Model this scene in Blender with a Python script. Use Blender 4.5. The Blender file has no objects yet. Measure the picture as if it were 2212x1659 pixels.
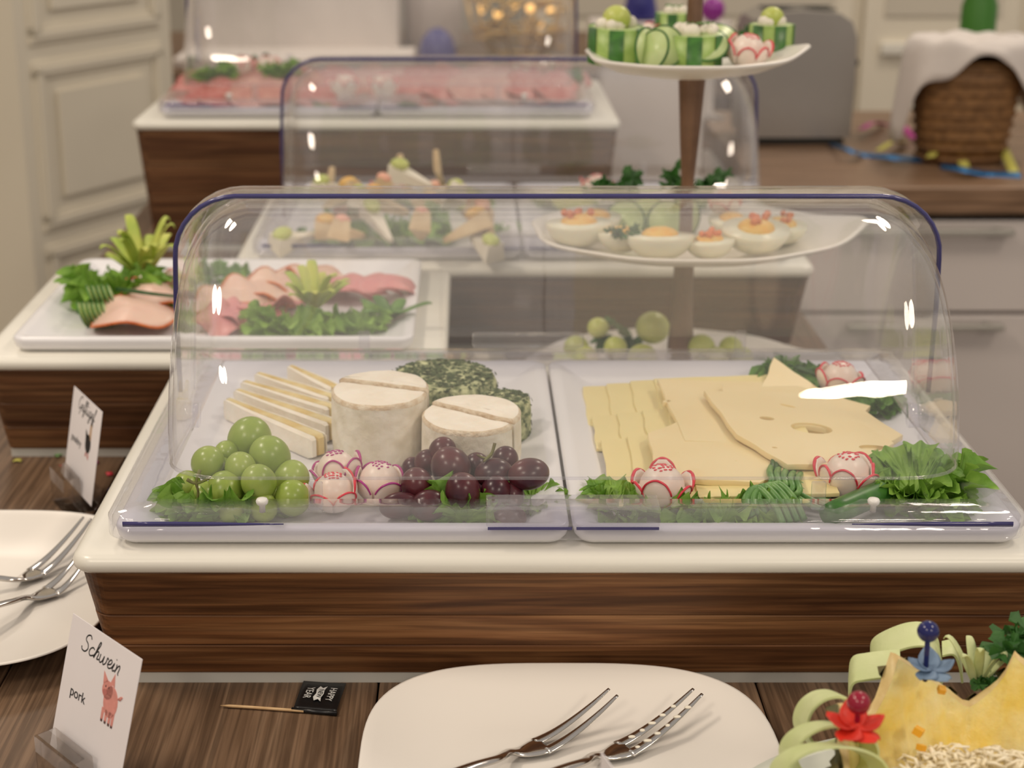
import bpy, bmesh, math, random
from mathutils import Vector, Matrix, Euler, noise
random.seed(7)
PI = math.pi
col = bpy.context.scene.collection
sc = bpy.context.scene

# ------------------------------------------------------------------ camera
F = 3528.0; PCX = 1010.0; PCY = 829.5; TH = math.radians(18.5); H = 0.486
cam_d = bpy.data.cameras.new('camera'); cam = bpy.data.objects.new('camera', cam_d); col.objects.link(cam)
cam.location = (0, 0, H); cam.rotation_euler = (math.radians(90) - TH, 0, 0)
cam_d.sensor_width = 36.0; cam_d.lens = F / 2212 * 36.0
cam_d.shift_x = (1106 - PCX) / 2212
cam_d.clip_start = 0.05; cam_d.clip_end = 30
cam_d.dof.use_dof = True; cam_d.dof.focus_distance = 0.95; cam_d.dof.aperture_fstop = 8.0
sc.camera = cam

def P(px, py, z=0.0):
    """world point on the plane of height z seen at a pixel"""
    a = TH + math.atan((py - PCY) / F)
    Y = (H - z) / math.tan(a)
    return Vector(((px - PCX) / F * (Y * math.cos(TH) + (H - z) * math.sin(TH)), Y, z))
def PY(px, py, Y):
    a = TH + math.atan((py - PCY) / F)
    z = H - Y * math.tan(a)
    return Vector(((px - PCX) / F * (Y * math.cos(TH) + (H - z) * math.sin(TH)), Y, z))

# ------------------------------------------------------------------ world, lamps, exposure
w = bpy.data.worlds.new('room_light'); sc.world = w; w.use_nodes = True
bg = w.node_tree.nodes['Background']; bg.inputs[0].default_value = (1.0, 0.915, 0.83, 1); bg.inputs[1].default_value = 0.47
def lamp(x, y, z, size, power, colr=(1.0, 0.86, 0.70), sy=None):
    d = bpy.data.lights.new('ceiling_lamp', 'AREA'); d.shape = 'ELLIPSE'; d.size = size; d.size_y = sy or size * 2.2; d.energy = power; d.color = colr
    o = bpy.data.objects.new('ceiling_lamp', d); o.location = (x, y, z); col.objects.link(o)
    return o
lamp(1.42, -1.95, 2.05, 0.36, 34, sy=0.95)
lamp(-1.3, -1.2, 2.05, 0.36, 24)
lamp(1.5, 0.5, 2.05, 0.30, 16)
lamp(-1.4, 0.9, 2.05, 0.30, 24)
lamp(1.3, 3.2, 2.05, 0.34, 20)
lamp(-1.2, 3.4, 2.05, 0.34, 16)
vs = sc.view_settings
vs.view_transform = 'Standard'; vs.look = 'None'; vs.gamma = 1.0; vs.use_curve_mapping = False; vs.exposure = 0.0
sc.cycles.max_bounces = 14; sc.cycles.transparent_max_bounces = 40; sc.cycles.caustics_refractive = False; sc.cycles.caustics_reflective = False

# ------------------------------------------------------------------ materials
def nt(name):
    m = bpy.data.materials.new(name); m.use_nodes = True
    return m, m.node_tree.nodes, m.node_tree.links, m.node_tree.nodes['Principled BSDF']
def mat(name, c, rough=0.5, metal=0.0, noise_amt=0.0, nscale=40, c2=None, bump=0.0, bscale=80, sss=0.0, sssr=(0.01, 0.005, 0.003), spec=0.5, coat=0.0, emit=None, estr=1.0, transm=0.0):
    m, N, L, b = nt(name)
    b.inputs['Base Color'].default_value = (*c, 1); b.inputs['Roughness'].default_value = rough; b.inputs['Metallic'].default_value = metal
    b.inputs['Specular IOR Level'].default_value = spec; b.inputs['Coat Weight'].default_value = coat
    if sss: b.inputs['Subsurface Weight'].default_value = sss; b.inputs['Subsurface Radius'].default_value = sssr; b.inputs['Subsurface Scale'].default_value = 0.5
    if transm: b.inputs['Transmission Weight'].default_value = transm; b.inputs['IOR'].default_value = 1.49
    if emit: b.inputs['Emission Color'].default_value = (*emit, 1); b.inputs['Emission Strength'].default_value = estr
    tc = N.new('ShaderNodeTexCoord')
    if noise_amt or c2:
        n = N.new('ShaderNodeTexNoise'); n.inputs['Scale'].default_value = nscale; n.inputs['Detail'].default_value = 4
        L.new(tc.outputs['Object'], n.inputs['Vector'])
        r = N.new('ShaderNodeValToRGB'); r.color_ramp.elements[0].position = 0.35; r.color_ramp.elements[1].position = 0.65
        k2 = c2 if c2 else tuple(v * (1 - noise_amt) for v in c)
        r.color_ramp.elements[0].color = (*k2, 1); r.color_ramp.elements[1].color = (*c, 1)
        L.new(n.outputs['Fac'], r.inputs['Fac']); L.new(r.outputs['Color'], b.inputs['Base Color'])
    if bump:
        n2 = N.new('ShaderNodeTexNoise'); n2.inputs['Scale'].default_value = bscale; n2.inputs['Detail'].default_value = 5
        L.new(tc.outputs['Object'], n2.inputs['Vector'])
        bp = N.new('ShaderNodeBump'); bp.inputs['Strength'].default_value = bump; bp.inputs['Distance'].default_value = 0.002
        L.new(n2.outputs['Fac'], bp.inputs['Height']); L.new(bp.outputs['Normal'], b.inputs['Normal'])
    return m

def wood(name, dark, mid, light, axis='X', fine=260, rough=0.45, seed=0.0):
    m, N, L, b = nt(name)
    tc = N.new('ShaderNodeTexCoord'); oi = N.new('ShaderNodeObjectInfo')
    mp = N.new('ShaderNodeMapping')
    mp.inputs['Scale'].default_value = (1.5, 14, 26) if axis == 'X' else (26, 1.5, 14)
    add = N.new('ShaderNodeVectorMath'); add.operation = 'ADD'
    sc_ = N.new('ShaderNodeVectorMath'); sc_.operation = 'SCALE'; sc_.inputs[0].default_value = (7, 5, 9)
    L.new(oi.outputs['Random'], sc_.inputs['Scale']); L.new(tc.outputs['Object'], add.inputs[0]); L.new(sc_.outputs['Vector'], add.inputs[1])
    L.new(add.outputs['Vector'], mp.inputs['Vector'])
    n = N.new('ShaderNodeTexNoise'); n.inputs['Scale'].default_value = 3.0; n.inputs['Detail'].default_value = 8; n.inputs['Distortion'].default_value = 0.9
    L.new(mp.outputs['Vector'], n.inputs['Vector'])
    mp2 = N.new('ShaderNodeMapping')
    mp2.inputs['Scale'].default_value = (8, fine, fine) if axis == 'X' else (fine, 8, fine)
    L.new(add.outputs['Vector'], mp2.inputs['Vector'])
    n2 = N.new('ShaderNodeTexNoise'); n2.inputs['Scale'].default_value = 1.0; n2.inputs['Detail'].default_value = 6; n2.inputs['Distortion'].default_value = 0.3
    L.new(mp2.outputs['Vector'], n2.inputs['Vector'])
    r = N.new('ShaderNodeValToRGB'); e = r.color_ramp.elements
    e[0].position = 0.30; e[0].color = (*dark, 1); e[1].position = 0.72; e[1].color = (*light, 1)
    k = e.new(0.5); k.color = (*mid, 1)
    L.new(n.outputs['Fac'], r.inputs['Fac'])
    r2 = N.new('ShaderNodeValToRGB'); r2.color_ramp.elements[0].position = 0.40; r2.color_ramp.elements[0].color = (0.62, 0.60, 0.58, 1)
    r2.color_ramp.elements[1].position = 0.62; r2.color_ramp.elements[1].color = (1.15, 1.15, 1.15, 1)
    L.new(n2.outputs['Fac'], r2.inputs['Fac'])
    mx = N.new('ShaderNodeMix'); mx.data_type = 'RGBA'; mx.blend_type = 'MULTIPLY'; mx.inputs[0].default_value = 1.0
    L.new(r.outputs['Color'], mx.inputs[6]); L.new(r2.outputs['Color'], mx.inputs[7])
    hsv = N.new('ShaderNodeHueSaturation')
    mr = N.new('ShaderNodeMapRange'); mr.inputs[3].default_value = 0.82; mr.inputs[4].default_value = 1.18
    L.new(oi.outputs['Random'], mr.inputs[0]); L.new(mr.outputs[0], hsv.inputs['Value'])
    L.new(mx.outputs[2], hsv.inputs['Color']); L.new(hsv.outputs['Color'], b.inputs['Base Color'])
    bp = N.new('ShaderNodeBump'); bp.inputs['Strength'].default_value = 0.25; bp.inputs['Distance'].default_value = 0.0006
    L.new(n2.outputs['Fac'], bp.inputs['Height']); L.new(bp.outputs['Normal'], b.inputs['Normal'])
    b.inputs['Roughness'].default_value = rough; b.inputs['Specular IOR Level'].default_value = 0.3
    return m

def clear(name, tint=(1, 1, 1), refl=0.6, haze=0.035, wav=0.15, wscale=30, hazec=(0.9, 0.87, 0.84)):
    """thin clear plastic: see-through with a mirror share that grows towards grazing angles and a diffuse share painting in the hazy room reflection"""
    m, N, L, b = nt(name); N.remove(b); out = N['Material Output']
    tr = N.new('ShaderNodeBsdfTransparent'); tr.inputs[0].default_value = (*tint, 1)
    gl = N.new('ShaderNodeBsdfGlossy'); gl.inputs['Roughness'].default_value = 0.02; gl.inputs[0].default_value = (1, 1, 1, 1)
    df = N.new('ShaderNodeBsdfDiffuse'); df.inputs[0].default_value = (*hazec, 1)  # pale diffuse colour stands in for the haze of reflected surroundings
    lw = N.new('ShaderNodeLayerWeight'); lw.inputs[0].default_value = 0.5
    pw = N.new('ShaderNodeMath'); pw.operation = 'POWER'; pw.inputs[1].default_value = 4.0
    L.new(lw.outputs['Facing'], pw.inputs[0])
    ma = N.new('ShaderNodeMath'); ma.operation = 'MULTIPLY_ADD'; ma.inputs[1].default_value = refl; ma.inputs[2].default_value = 0.032
    L.new(pw.outputs[0], ma.inputs[0])
    m1 = N.new('ShaderNodeMixShader'); m1.inputs[0].default_value = haze
    L.new(tr.outputs[0], m1.inputs[1]); L.new(df.outputs[0], m1.inputs[2])
    m2 = N.new('ShaderNodeMixShader'); L.new(ma.outputs[0], m2.inputs[0]); L.new(m1.outputs[0], m2.inputs[1]); L.new(gl.outputs[0], m2.inputs[2])
    L.new(m2.outputs[0], out.inputs[0])
    if wav:
        tc = N.new('ShaderNodeTexCoord'); n = N.new('ShaderNodeTexNoise'); n.inputs['Scale'].default_value = wscale; n.inputs['Detail'].default_value = 1
        L.new(tc.outputs['Object'], n.inputs['Vector'])
        bp = N.new('ShaderNodeBump'); bp.inputs['Strength'].default_value = wav; bp.inputs['Distance'].default_value = 0.002
        L.new(n.outputs['Fac'], bp.inputs['Height']); L.new(bp.outputs['Normal'], gl.inputs['Normal'])
    return m

def leafmat(name, c1, c2, nscale=60, trans=0.25, rough=0.45):
    m = mat(name, c1, rough, c2=c2, nscale=nscale, bump=0.35, bscale=160)
    N = m.node_tree.nodes; L = m.node_tree.links; b = N['Principled BSDF']; out = N['Material Output']
    t = N.new('ShaderNodeBsdfTranslucent'); mx = N.new('ShaderNodeMixShader'); mx.inputs[0].default_value = trans
    src = b.inputs['Base Color'].links[0].from_socket
    L.new(src, t.inputs[0]); L.new(b.outputs[0], mx.inputs[1]); L.new(t.outputs[0], mx.inputs[2]); L.new(mx.outputs[0], out.inputs[0])
    return m

M = {}
M['slab'] = mat('cream_lacquer', (0.79, 0.765, 0.69), 0.28, noise_amt=0.03, nscale=8)
M['plinth'] = mat('grey_plinth', (0.55, 0.54, 0.50), 0.4, noise_amt=0.05)
M['walnut'] = wood('walnut', (0.080, 0.030, 0.011), (0.170, 0.072, 0.027), (0.28, 0.138, 0.058), 'X', 320, 0.52)
M['walnut_dark'] = wood('walnut_dark', (0.075, 0.030, 0.014), (0.13, 0.058, 0.026), (0.20, 0.10, 0.046), 'X', 320, 0.45)
M['tabletop'] = wood('table_laminate', (0.125, 0.072, 0.040), (0.195, 0.118, 0.070), (0.265, 0.172, 0.108), 'Y', 420, 0.5)
M['counter'] = wood('counter_laminate', (0.16, 0.092, 0.052), (0.21, 0.127, 0.076), (0.26, 0.16, 0.10), 'X', 200, 0.4)
M['tray'] = mat('white_melamine', (0.80, 0.79, 0.82), 0.22, noise_amt=0.02, nscale=6)
M['porcelain'] = mat('porcelain', (0.80, 0.755, 0.70), 0.34, noise_amt=0.02, nscale=5)
M['bowl'] = mat('celadon_bowl', (0.66, 0.68, 0.60), 0.2, noise_amt=0.03, nscale=5)
M['clear'] = clear('clear_plastic', haze=0.028)
M['clearedge'] = clear('clear_plastic_frame', (0.93, 0.93, 0.96), 0.8, 0.06, 0.3, 60)
M['blueedge'] = mat('violet_plastic_edge', (0.055, 0.050, 0.17), 0.15, noise_amt=0.1)
M['acryl'] = mat('acrylic_block', (1, 1, 1), 0.0, transm=1.0, noise_amt=0.02)
_n = M['acryl'].node_tree; _t = _n.nodes.new('ShaderNodeBsdfTransparent'); _m = _n.nodes.new('ShaderNodeMixShader'); _m.inputs[0].default_value = 0.62
_n.links.new(_n.nodes['Principled BSDF'].outputs[0], _m.inputs[1]); _n.links.new(_t.outputs[0], _m.inputs[2]); _n.links.new(_m.outputs[0], _n.nodes['Material Output'].inputs[0])
M['peg'] = mat('white_peg', (0.8, 0.78, 0.75), 0.35, noise_amt=0.04)
M['paper'] = mat('card_paper', (0.80, 0.76, 0.78), 0.7, noise_amt=0.02)
M['ink'] = mat('black_ink', (0.012, 0.012, 0.014), 0.6, noise_amt=0.1)
M['pig'] = mat('pig_pink', (0.72, 0.30, 0.26), 0.7, noise_amt=0.15, nscale=200)
M['pigd'] = mat('pig_pink_shade', (0.50, 0.17, 0.15), 0.7, noise_amt=0.1)
M['hoof'] = mat('hoof_brown', (0.10, 0.05, 0.05), 0.7, noise_amt=0.1)
M['beak'] = mat('hen_tan', (0.55, 0.38, 0.26), 0.7, noise_amt=0.1)
M['steel'] = mat('polished_steel', (0.62, 0.59, 0.56), 0.12, metal=1.0, noise_amt=0.05, nscale=30)
M['brushed'] = mat('brushed_steel', (0.42, 0.39, 0.36), 0.38, metal=0.85, noise_amt=0.08, nscale=6)
M['copper'] = mat('brown_bronze_stem', (0.24, 0.14, 0.09), 0.35, metal=0.55, noise_amt=0.2, nscale=60)
M['brie_rind'] = mat('camembert_rind', (0.86, 0.80, 0.69), 0.75, c2=(0.72, 0.65, 0.51), nscale=75, bump=0.6, bscale=160, sss=0.15)
M['brie_top'] = mat('camembert_top', (0.90, 0.84, 0.74), 0.75, c2=(0.84, 0.76, 0.64), nscale=60, bump=0.5, bscale=220, sss=0.15)
M['brie_crust'] = mat('camembert_crust_edge', (0.66, 0.50, 0.33), 0.8, c2=(0.84, 0.74, 0.58), nscale=160, bump=0.8, bscale=300)
M['brie_paste'] = mat('brie_paste', (0.84, 0.70, 0.38), 0.4, c2=(0.66, 0.46, 0.15), nscale=50, bump=0.3, sss=0.2)
M['herb'] = mat('herb_crust', (0.065, 0.105, 0.030), 0.8, c2=(0.62, 0.64, 0.36), nscale=170, bump=1.0, bscale=260)
M['herbflake'] = mat('herb_flake', (0.035, 0.062, 0.018), 0.8, c2=(0.085, 0.125, 0.04), nscale=90)
M['gouda'] = mat('gouda', (0.82, 0.70, 0.36), 0.42, c2=(0.77, 0.65, 0.32), nscale=12, bump=0.15, bscale=50, sss=0.2)
M['emmental'] = mat('emmental', (0.83, 0.69, 0.41), 0.35, c2=(0.79, 0.64, 0.35), nscale=10, bump=0.25, bscale=25, sss=0.2)
M['grape_g'] = mat('green_grape', (0.36, 0.45, 0.10), 0.28, c2=(0.26, 0.36, 0.06), nscale=45, sss=0.5, sssr=(0.012, 0.014, 0.004), bump=0.05)
M['grape_r'] = mat('red_grape', (0.115, 0.022, 0.028), 0.28, c2=(0.045, 0.012, 0.022), nscale=55, sss=0.25, sssr=(0.01, 0.003, 0.003))
M['stem'] = mat('grape_stem', (0.20, 0.22, 0.06), 0.6, c2=(0.13, 0.09, 0.04), nscale=90)
M['radish'] = mat('radish_flesh', (0.84, 0.74, 0.66), 0.35, c2=(0.80, 0.66, 0.58), nscale=60, sss=0.35, sssr=(0.01, 0.007, 0.006))
M['radish_red'] = mat('radish_red_skin', (0.62, 0.018, 0.045), 0.35, c2=(0.75, 0.06, 0.09), nscale=120)
M['radish_violet'] = mat('radish_violet_skin', (0.35, 0.03, 0.22), 0.35, c2=(0.48, 0.04, 0.22), nscale=120)
M['lettuce'] = leafmat('lettuce', (0.31, 0.52, 0.085), (0.15, 0.33, 0.035))
M['lettuce_dark'] = leafmat('dark_lettuce', (0.15, 0.33, 0.045), (0.07, 0.20, 0.022))
M['parsley'] = leafmat('parsley', (0.06, 0.19, 0.035), (0.03, 0.11, 0.02))
M['endive'] = leafmat('pale_leek_fan', (0.76, 0.76, 0.20), (0.48, 0.62, 0.11), 30)
M['leek'] = leafmat('leek_ribbon', (0.80, 0.84, 0.50), (0.70, 0.77, 0.38), 30)
M['cuc_skin'] = mat('cucumber_skin', (0.028, 0.105, 0.018), 0.35, c2=(0.06, 0.20, 0.03), nscale=80)
M['cuc_peel'] = mat('cucumber_peeled', (0.36, 0.50, 0.14), 0.4, c2=(0.27, 0.42, 0.09), nscale=150)
M['cuc_flesh'] = mat('cucumber_flesh', (0.55, 0.66, 0.33), 0.35, c2=(0.46, 0.58, 0.24), nscale=60, sss=0.2)
M['chive'] = mat('chive', (0.08, 0.22, 0.05), 0.35, c2=(0.19, 0.36, 0.11), nscale=120)
M['chive_dark'] = mat('dark_chive', (0.025, 0.08, 0.02), 0.4, c2=(0.05, 0.13, 0.03), nscale=120)
M['ham'] = mat('poultry_ham', (0.78, 0.54, 0.44), 0.38, c2=(0.73, 0.47, 0.39), nscale=25, sss=0.25, bump=0.1)
M['ham_pink'] = mat('pink_ham', (0.70, 0.29, 0.28), 0.4, c2=(0.60, 0.22, 0.24), nscale=30, sss=0.2)
M['ham_edge'] = mat('paprika_edge', (0.66, 0.17, 0.035), 0.5, c2=(0.52, 0.11, 0.02), nscale=150)
M['salami'] = mat('salami', (0.48, 0.12, 0.11), 0.4, c2=(0.56, 0.24, 0.21), nscale=90, bump=0.2)
M['salami_pale'] = mat('pale_sausage', (0.60, 0.34, 0.29), 0.4, c2=(0.52, 0.25, 0.22), nscale=60)
M['egg'] = mat('egg_white', (0.82, 0.79, 0.62), 0.3, noise_amt=0.03, sss=0.3)
M['yolk'] = mat('egg_yolk', (0.82, 0.42, 0.06), 0.5, c2=(0.80, 0.54, 0.15), nscale=200, bump=0.5)
M['caviar'] = mat('orange_roe', (0.80, 0.20, 0.03), 0.25, noise_amt=0.2, nscale=300)
M['melon'] = mat('melon', (0.58, 0.62, 0.18), 0.35, c2=(0.48, 0.55, 0.12), nscale=40, sss=0.3)
M['cream'] = mat('cream_cheese', (0.84, 0.78, 0.66), 0.5, noise_amt=0.06, bump=0.5)
M['wrap'] = mat('wrap_dough', (0.72, 0.55, 0.32), 0.6, c2=(0.60, 0.42, 0.22), nscale=70, bump=0.3)
M['salmon'] = mat('salmon', (0.80, 0.33, 0.22), 0.4, c2=(0.86, 0.48, 0.34), nscale=60)
M['pine'] = mat('pineapple_flesh', (0.86, 0.66, 0.16), 0.32, c2=(0.90, 0.80, 0.44), nscale=38, bump=0.7, bscale=110, sss=0.3)
M['pine_core'] = mat('pineapple_pale_rim', (0.80, 0.66, 0.34), 0.45, c2=(0.62, 0.44, 0.18), nscale=60, bump=0.4)
M['pine_rind'] = mat('pineapple_rind', (0.16, 0.12, 0.04), 0.65, c2=(0.07, 0.08, 0.025), nscale=120, bump=0.8)
M['grated'] = mat('grated_cheese', (0.84, 0.72, 0.47), 0.5, c2=(0.88, 0.80, 0.62), nscale=90)
M['carrot'] = mat('mango_dice', (0.85, 0.42, 0.03), 0.4, noise_amt=0.1)
M['pick_blue'] = mat('navy_plastic', (0.012, 0.016, 0.12), 0.15, noise_amt=0.1)
M['pick_red'] = mat('crimson_plastic', (0.30, 0.006, 0.03), 0.18, noise_amt=0.1)
M['petal_blue'] = leafmat('pale_blue_petal', (0.30, 0.42, 0.58), (0.22, 0.33, 0.50), 60, 0.4)
M['petal_red'] = leafmat('red_petal', (0.85, 0.045, 0.02), (0.70, 0.03, 0.015), 60, 0.2)
M['flag'] = mat('black_flag', (0.006, 0.006, 0.007), 0.35, noise_amt=0.2, bump=0.15)
M['flagtext'] = mat('silver_print', (0.72, 0.72, 0.70), 0.5, noise_amt=0.2, nscale=300)
M['pickwood'] = mat('bamboo', (0.62, 0.42, 0.22), 0.55, c2=(0.52, 0.33, 0.16), nscale=90)
M['cabinet'] = mat('pinkish_white_laminate', (0.64, 0.58, 0.55), 0.45, noise_amt=0.02, nscale=4)
M['handle'] = mat('satin_handle', (0.44, 0.42, 0.38), 0.35, metal=0.5, noise_amt=0.05)
M['wall'] = mat('warm_wall', (0.60, 0.55, 0.46), 0.8, noise_amt=0.04, nscale=3)
M['panel'] = mat('cream_panel_paint', (0.76, 0.70, 0.58), 0.5, noise_amt=0.03, nscale=5)
M['floor'] = wood('floor_boards', (0.10, 0.075, 0.055), (0.16, 0.12, 0.09), (0.21, 0.16, 0.12), 'Y', 90, 0.5)
M['black'] = mat('black_baseboard', (0.02, 0.02, 0.018), 0.5, noise_amt=0.1)
M['cloth'] = mat('white_cloth', (0.72, 0.66, 0.62), 0.85, noise_amt=0.06, nscale=20, bump=0.3)
M['wicker'] = mat('brown_wicker', (0.26, 0.13, 0.045), 0.6, c2=(0.15, 0.07, 0.022), nscale=90, bump=0.6)
M['blue_party'] = mat('indigo_paper', (0.035, 0.035, 0.22), 0.4, noise_amt=0.1)
M['blue_foil'] = mat('blue_foil', (0.02, 0.25, 0.62), 0.2, metal=0.6, noise_amt=0.2)
M['str_yellow'] = mat('yellow_paper', (0.62, 0.58, 0.12), 0.7, noise_amt=0.1)
M['str_pink'] = mat('magenta_paper', (0.50, 0.05, 0.28), 0.7, noise_amt=0.1)
M['glow'] = mat('warm_bulb', (1, 0.6, 0.2), 0.4, emit=(1.0, 0.55, 0.16), estr=1.6, noise_amt=0.02)
M['gold'] = mat('gold_wire', (0.62, 0.40, 0.14), 0.35, metal=0.7, noise_amt=0.2)
M['green_pot'] = mat('green_bottle', (0.05, 0.20, 0.02), 0.4, noise_amt=0.1)
M['violet'] = mat('violet_ball', (0.30, 0.03, 0.30), 0.3, noise_amt=0.1)

# ------------------------------------------------------------------ mesh helpers
class MB:
    def __init__(s): s.v = []; s.f = []
    def add(s, vs_, fs): 
        o = len(s.v); s.v += [Vector(p) for p in vs_]; s.f += [tuple(i + o for i in f) for f in fs]; return s
    def xf(s, m): s.v = [m @ p for p in s.v]; return s
    def join(s, o): return s.add(o.v, o.f)
    def build(s, name, m, parent=None, smooth=True, loc=None):
        me = bpy.data.meshes.new(name); me.from_pydata([tuple(p) for p in s.v], [], s.f); me.update()
        if smooth: me.shade_smooth() if smooth == 2 else me.polygons.foreach_set('use_smooth', [True] * len(me.polygons))
        me.materials.append(m)
        o = bpy.data.objects.new(name, me); col.objects.link(o); o.parent = parent
        if loc is not None: o.location = loc
        return o

def box(cx, cy, cz, sx, sy, sz, rz=0.0, mb=None):
    mb = mb or MB(); R = Matrix.Rotation(rz, 3, 'Z'); vs_ = []
    for z in (-.5, .5):
        for x, y in ((-.5, -.5), (.5, -.5), (.5, .5), (-.5, .5)):
            vs_.append(Vector((cx, cy, cz)) + R @ Vector((x * sx, y * sy, z * sz)))
    return mb.add(vs_, [(0, 3, 2, 1), (4, 5, 6, 7), (0, 1, 5, 4), (1, 2, 6, 5), (2, 3, 7, 6), (3, 0, 4, 7)])

def rrect(hw, hh, r, n=6):
    r = max(min(r, hw - 1e-5, hh - 1e-5), 1e-5); pts = []
    for k, (sx, sy) in enumerate(((1, 1), (-1, 1), (-1, -1), (1, -1))):
        for i in range(n + 1):
            a = PI / 2 * k + PI / 2 * i / n
            pts.append((sx * (hw - r) + r * math.cos(a), sy * (hh - r) + r * math.sin(a)))
    return pts
def superell(hw, hh, e, n=72):
    pts = []
    for i in range(n):
        a = 2 * PI * i / n; c, s_ = math.cos(a), math.sin(a)
        pts.append((hw * math.copysign(abs(c) ** (2 / e), c), hh * math.copysign(abs(s_) ** (2 / e), s_)))
    return pts
def loft(rings, cap0=True, cap1=True, mb=None, closed=False):
    mb = mb or MB(); n = len(rings[0]); vs_ = [p for r in rings for p in r]; fs = []
    R = len(rings)
    for k in range(R if closed else R - 1):
        a, b = k * n, ((k + 1) % R) * n
        for i in range(n): j = (i + 1) % n; fs.append((a + i, a + j, b + j, b + i))
    if not closed:
        if cap0: fs.append(tuple(range(n - 1, -1, -1)))
        if cap1: fs.append(tuple((R - 1) * n + i for i in range(n)))
    return mb.add(vs_, fs)
def rlayers(hw, hh, r, layers, n=6, cx=0, cy=0, **kw):
    """rounded-rectangle body from (inset, z) layers"""
    return loft([[(x + cx, y + cy, z) for x, y in rrect(hw - i, hh - i, r - i if r - i > 0.0005 else 0.0005, n)] for i, z in layers], **kw)
def rbox(cx, cy, cz, sx, sy, sz, r=0.002, mb=None):
    h = sz / 2; e = min(r, h * .9)
    return rlayers(sx / 2, sy / 2, r * 1.5, [(e, cz - h), (e * .3, cz - h + e * .3), (0, cz - h + e), (0, cz + h - e), (e * .3, cz + h - e * .3), (e, cz + h)], 4, cx, cy, mb=mb)
def lathe(prof, n=32, c=(0, 0, 0), mb=None, cap0=True, cap1=True):
    return loft([[(c[0] + r * math.cos(2 * PI * i / n), c[1] + r * math.sin(2 * PI * i / n), c[2] + z) for i in range(n)] for r, z in prof], cap0, cap1, mb)
def ringm(r0, r1, z0, z1, n=28):
    return loft([[(r * math.cos(2 * PI * i / n), r * math.sin(2 * PI * i / n), z) for i in range(n)] for r, z in ((r0, z0), (r1, z0 + .0002), (r1, z1 - .0002), (r0, z1))], closed=True)
def ell(c, rx, ry=None, rz=None, nu=20, nv=12, mb=None, rot=None, v0=0.0, v1=1.0):
    ry = ry or rx; rz = rz or rx; mb = mb or MB(); rings = []
    for k in range(nv + 1):
        t = PI * (v0 + (v1 - v0) * k / nv) ; s_ = max(math.sin(t), 0.001)
        rings.append([Vector((rx * s_ * math.cos(2 * PI * i / nu), ry * s_ * math.sin(2 * PI * i / nu), -rz * math.cos(t))) for i in range(nu)])
    if rot: rings = [[rot @ p for p in r] for r in rings]
    c = Vector(c)
    return loft([[p + c for p in r] for r in rings], mb=mb)
def smooth_path(pts, k=6, closed=False):
    pts = [Vector(p) for p in pts]; out = []; n = len(pts)
    rng = n if closed else n - 1
    for i in range(rng):
        g = (lambda q: pts[q % n]) if closed else (lambda q: pts[max(0, min(n - 1, q))])
        p0, p1, p2, p3 = g(i - 1), g(i), g(i + 1), g(i + 2)
        for j in range(k):
            t = j / k
            out.append(0.5 * ((2 * p1) + (-p0 + p2) * t + (2 * p0 - 5 * p1 + 4 * p2 - p3) * t * t + (-p0 + 3 * p1 - 3 * p2 + p3) * t ** 3))
    if not closed: out.append(pts[-1])
    return out
def tube(pts, r, n=8, mb=None, flat=1.0, up=(0, 0, 1)):
    """swept tube; r number or function of t in 0..1; flat squashes along 'up'"""
    pts = [Vector(p) for p in pts]; m = len(pts); rings = []; up = Vector(up)
    for i, p in enumerate(pts):
        d = (pts[min(i + 1, m - 1)] - pts[max(i - 1, 0)])
        d = d.normalized() if d.length > 1e-9 else Vector((1, 0, 0))
        s_ = d.cross(up); s_ = s_.normalized() if s_.length > 1e-4 else d.orthogonal().normalized()
        u = s_.cross(d).normalized(); t = i / max(m - 1, 1)
        rr = r(t) if callable(r) else r
        ra, rb = rr if isinstance(rr, tuple) else (rr, rr * flat)
        rings.append([p + s_ * ra * math.cos(2 * PI * k / n) + u * rb * math.sin(2 * PI * k / n) for k in range(n)])
    return loft(rings, mb=mb)
def strip(pts, wvec, th=0.0006, mb=None):
    """ribbon: path swept along width vector with thickness"""
    pts = [Vector(p) for p in pts]; wv = Vector(wvec) / 2; rings = []
    m = len(pts)
    for i, p in enumerate(pts):
        d = (pts[min(i + 1, m - 1)] - pts[max(i - 1, 0)]).normalized(); nrm = d.cross(wv).normalized() * th / 2
        rings.append([p - wv - nrm, p + wv - nrm, p + wv + nrm, p - wv + nrm])
    return loft(rings, mb=mb)
def sheet(fn, nu, nv, th=0.0008, mb=None):
    """thin solid sheet from fn(u,v)->point, both faces and the rim"""
    mb = mb or MB(); g = [[Vector(fn(i / nu, j / nv)) for j in range(nv + 1)] for i in range(nu + 1)]
    top = []; bot = []
    for i in range(nu + 1):
        for j in range(nv + 1):
            a = g[min(i + 1, nu)][j] - g[max(i - 1, 0)][j]; b = g[i][min(j + 1, nv)] - g[i][max(j - 1, 0)]
            n = a.cross(b); n = n.normalized() if n.length > 1e-12 else Vector((0, 0, 1))
            top.append(g[i][j] + n * th / 2); bot.append(g[i][j] - n * th / 2)
    W_ = nv + 1; K = len(top); fs = []
    for i in range(nu):
        for j in range(nv):
            a = i * W_ + j; fs.append((a, a + W_, a + W_ + 1, a + 1)); fs.append((K + a, K + a + 1, K + a + W_ + 1, K + a + W_))
    for i in range(nu):
        a = i * W_; fs.append((a, K + a, K + a + W_, a + W_)); a += nv; fs.append((a, a + W_, K + a + W_, K + a))
    for j in range(nv):
        fs.append((j, j + 1, K + j + 1, K + j)); a = nu * W_ + j; fs.append((a, K + a, K + a + 1, a + 1))
    return mb.add(top + bot, fs)
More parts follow.
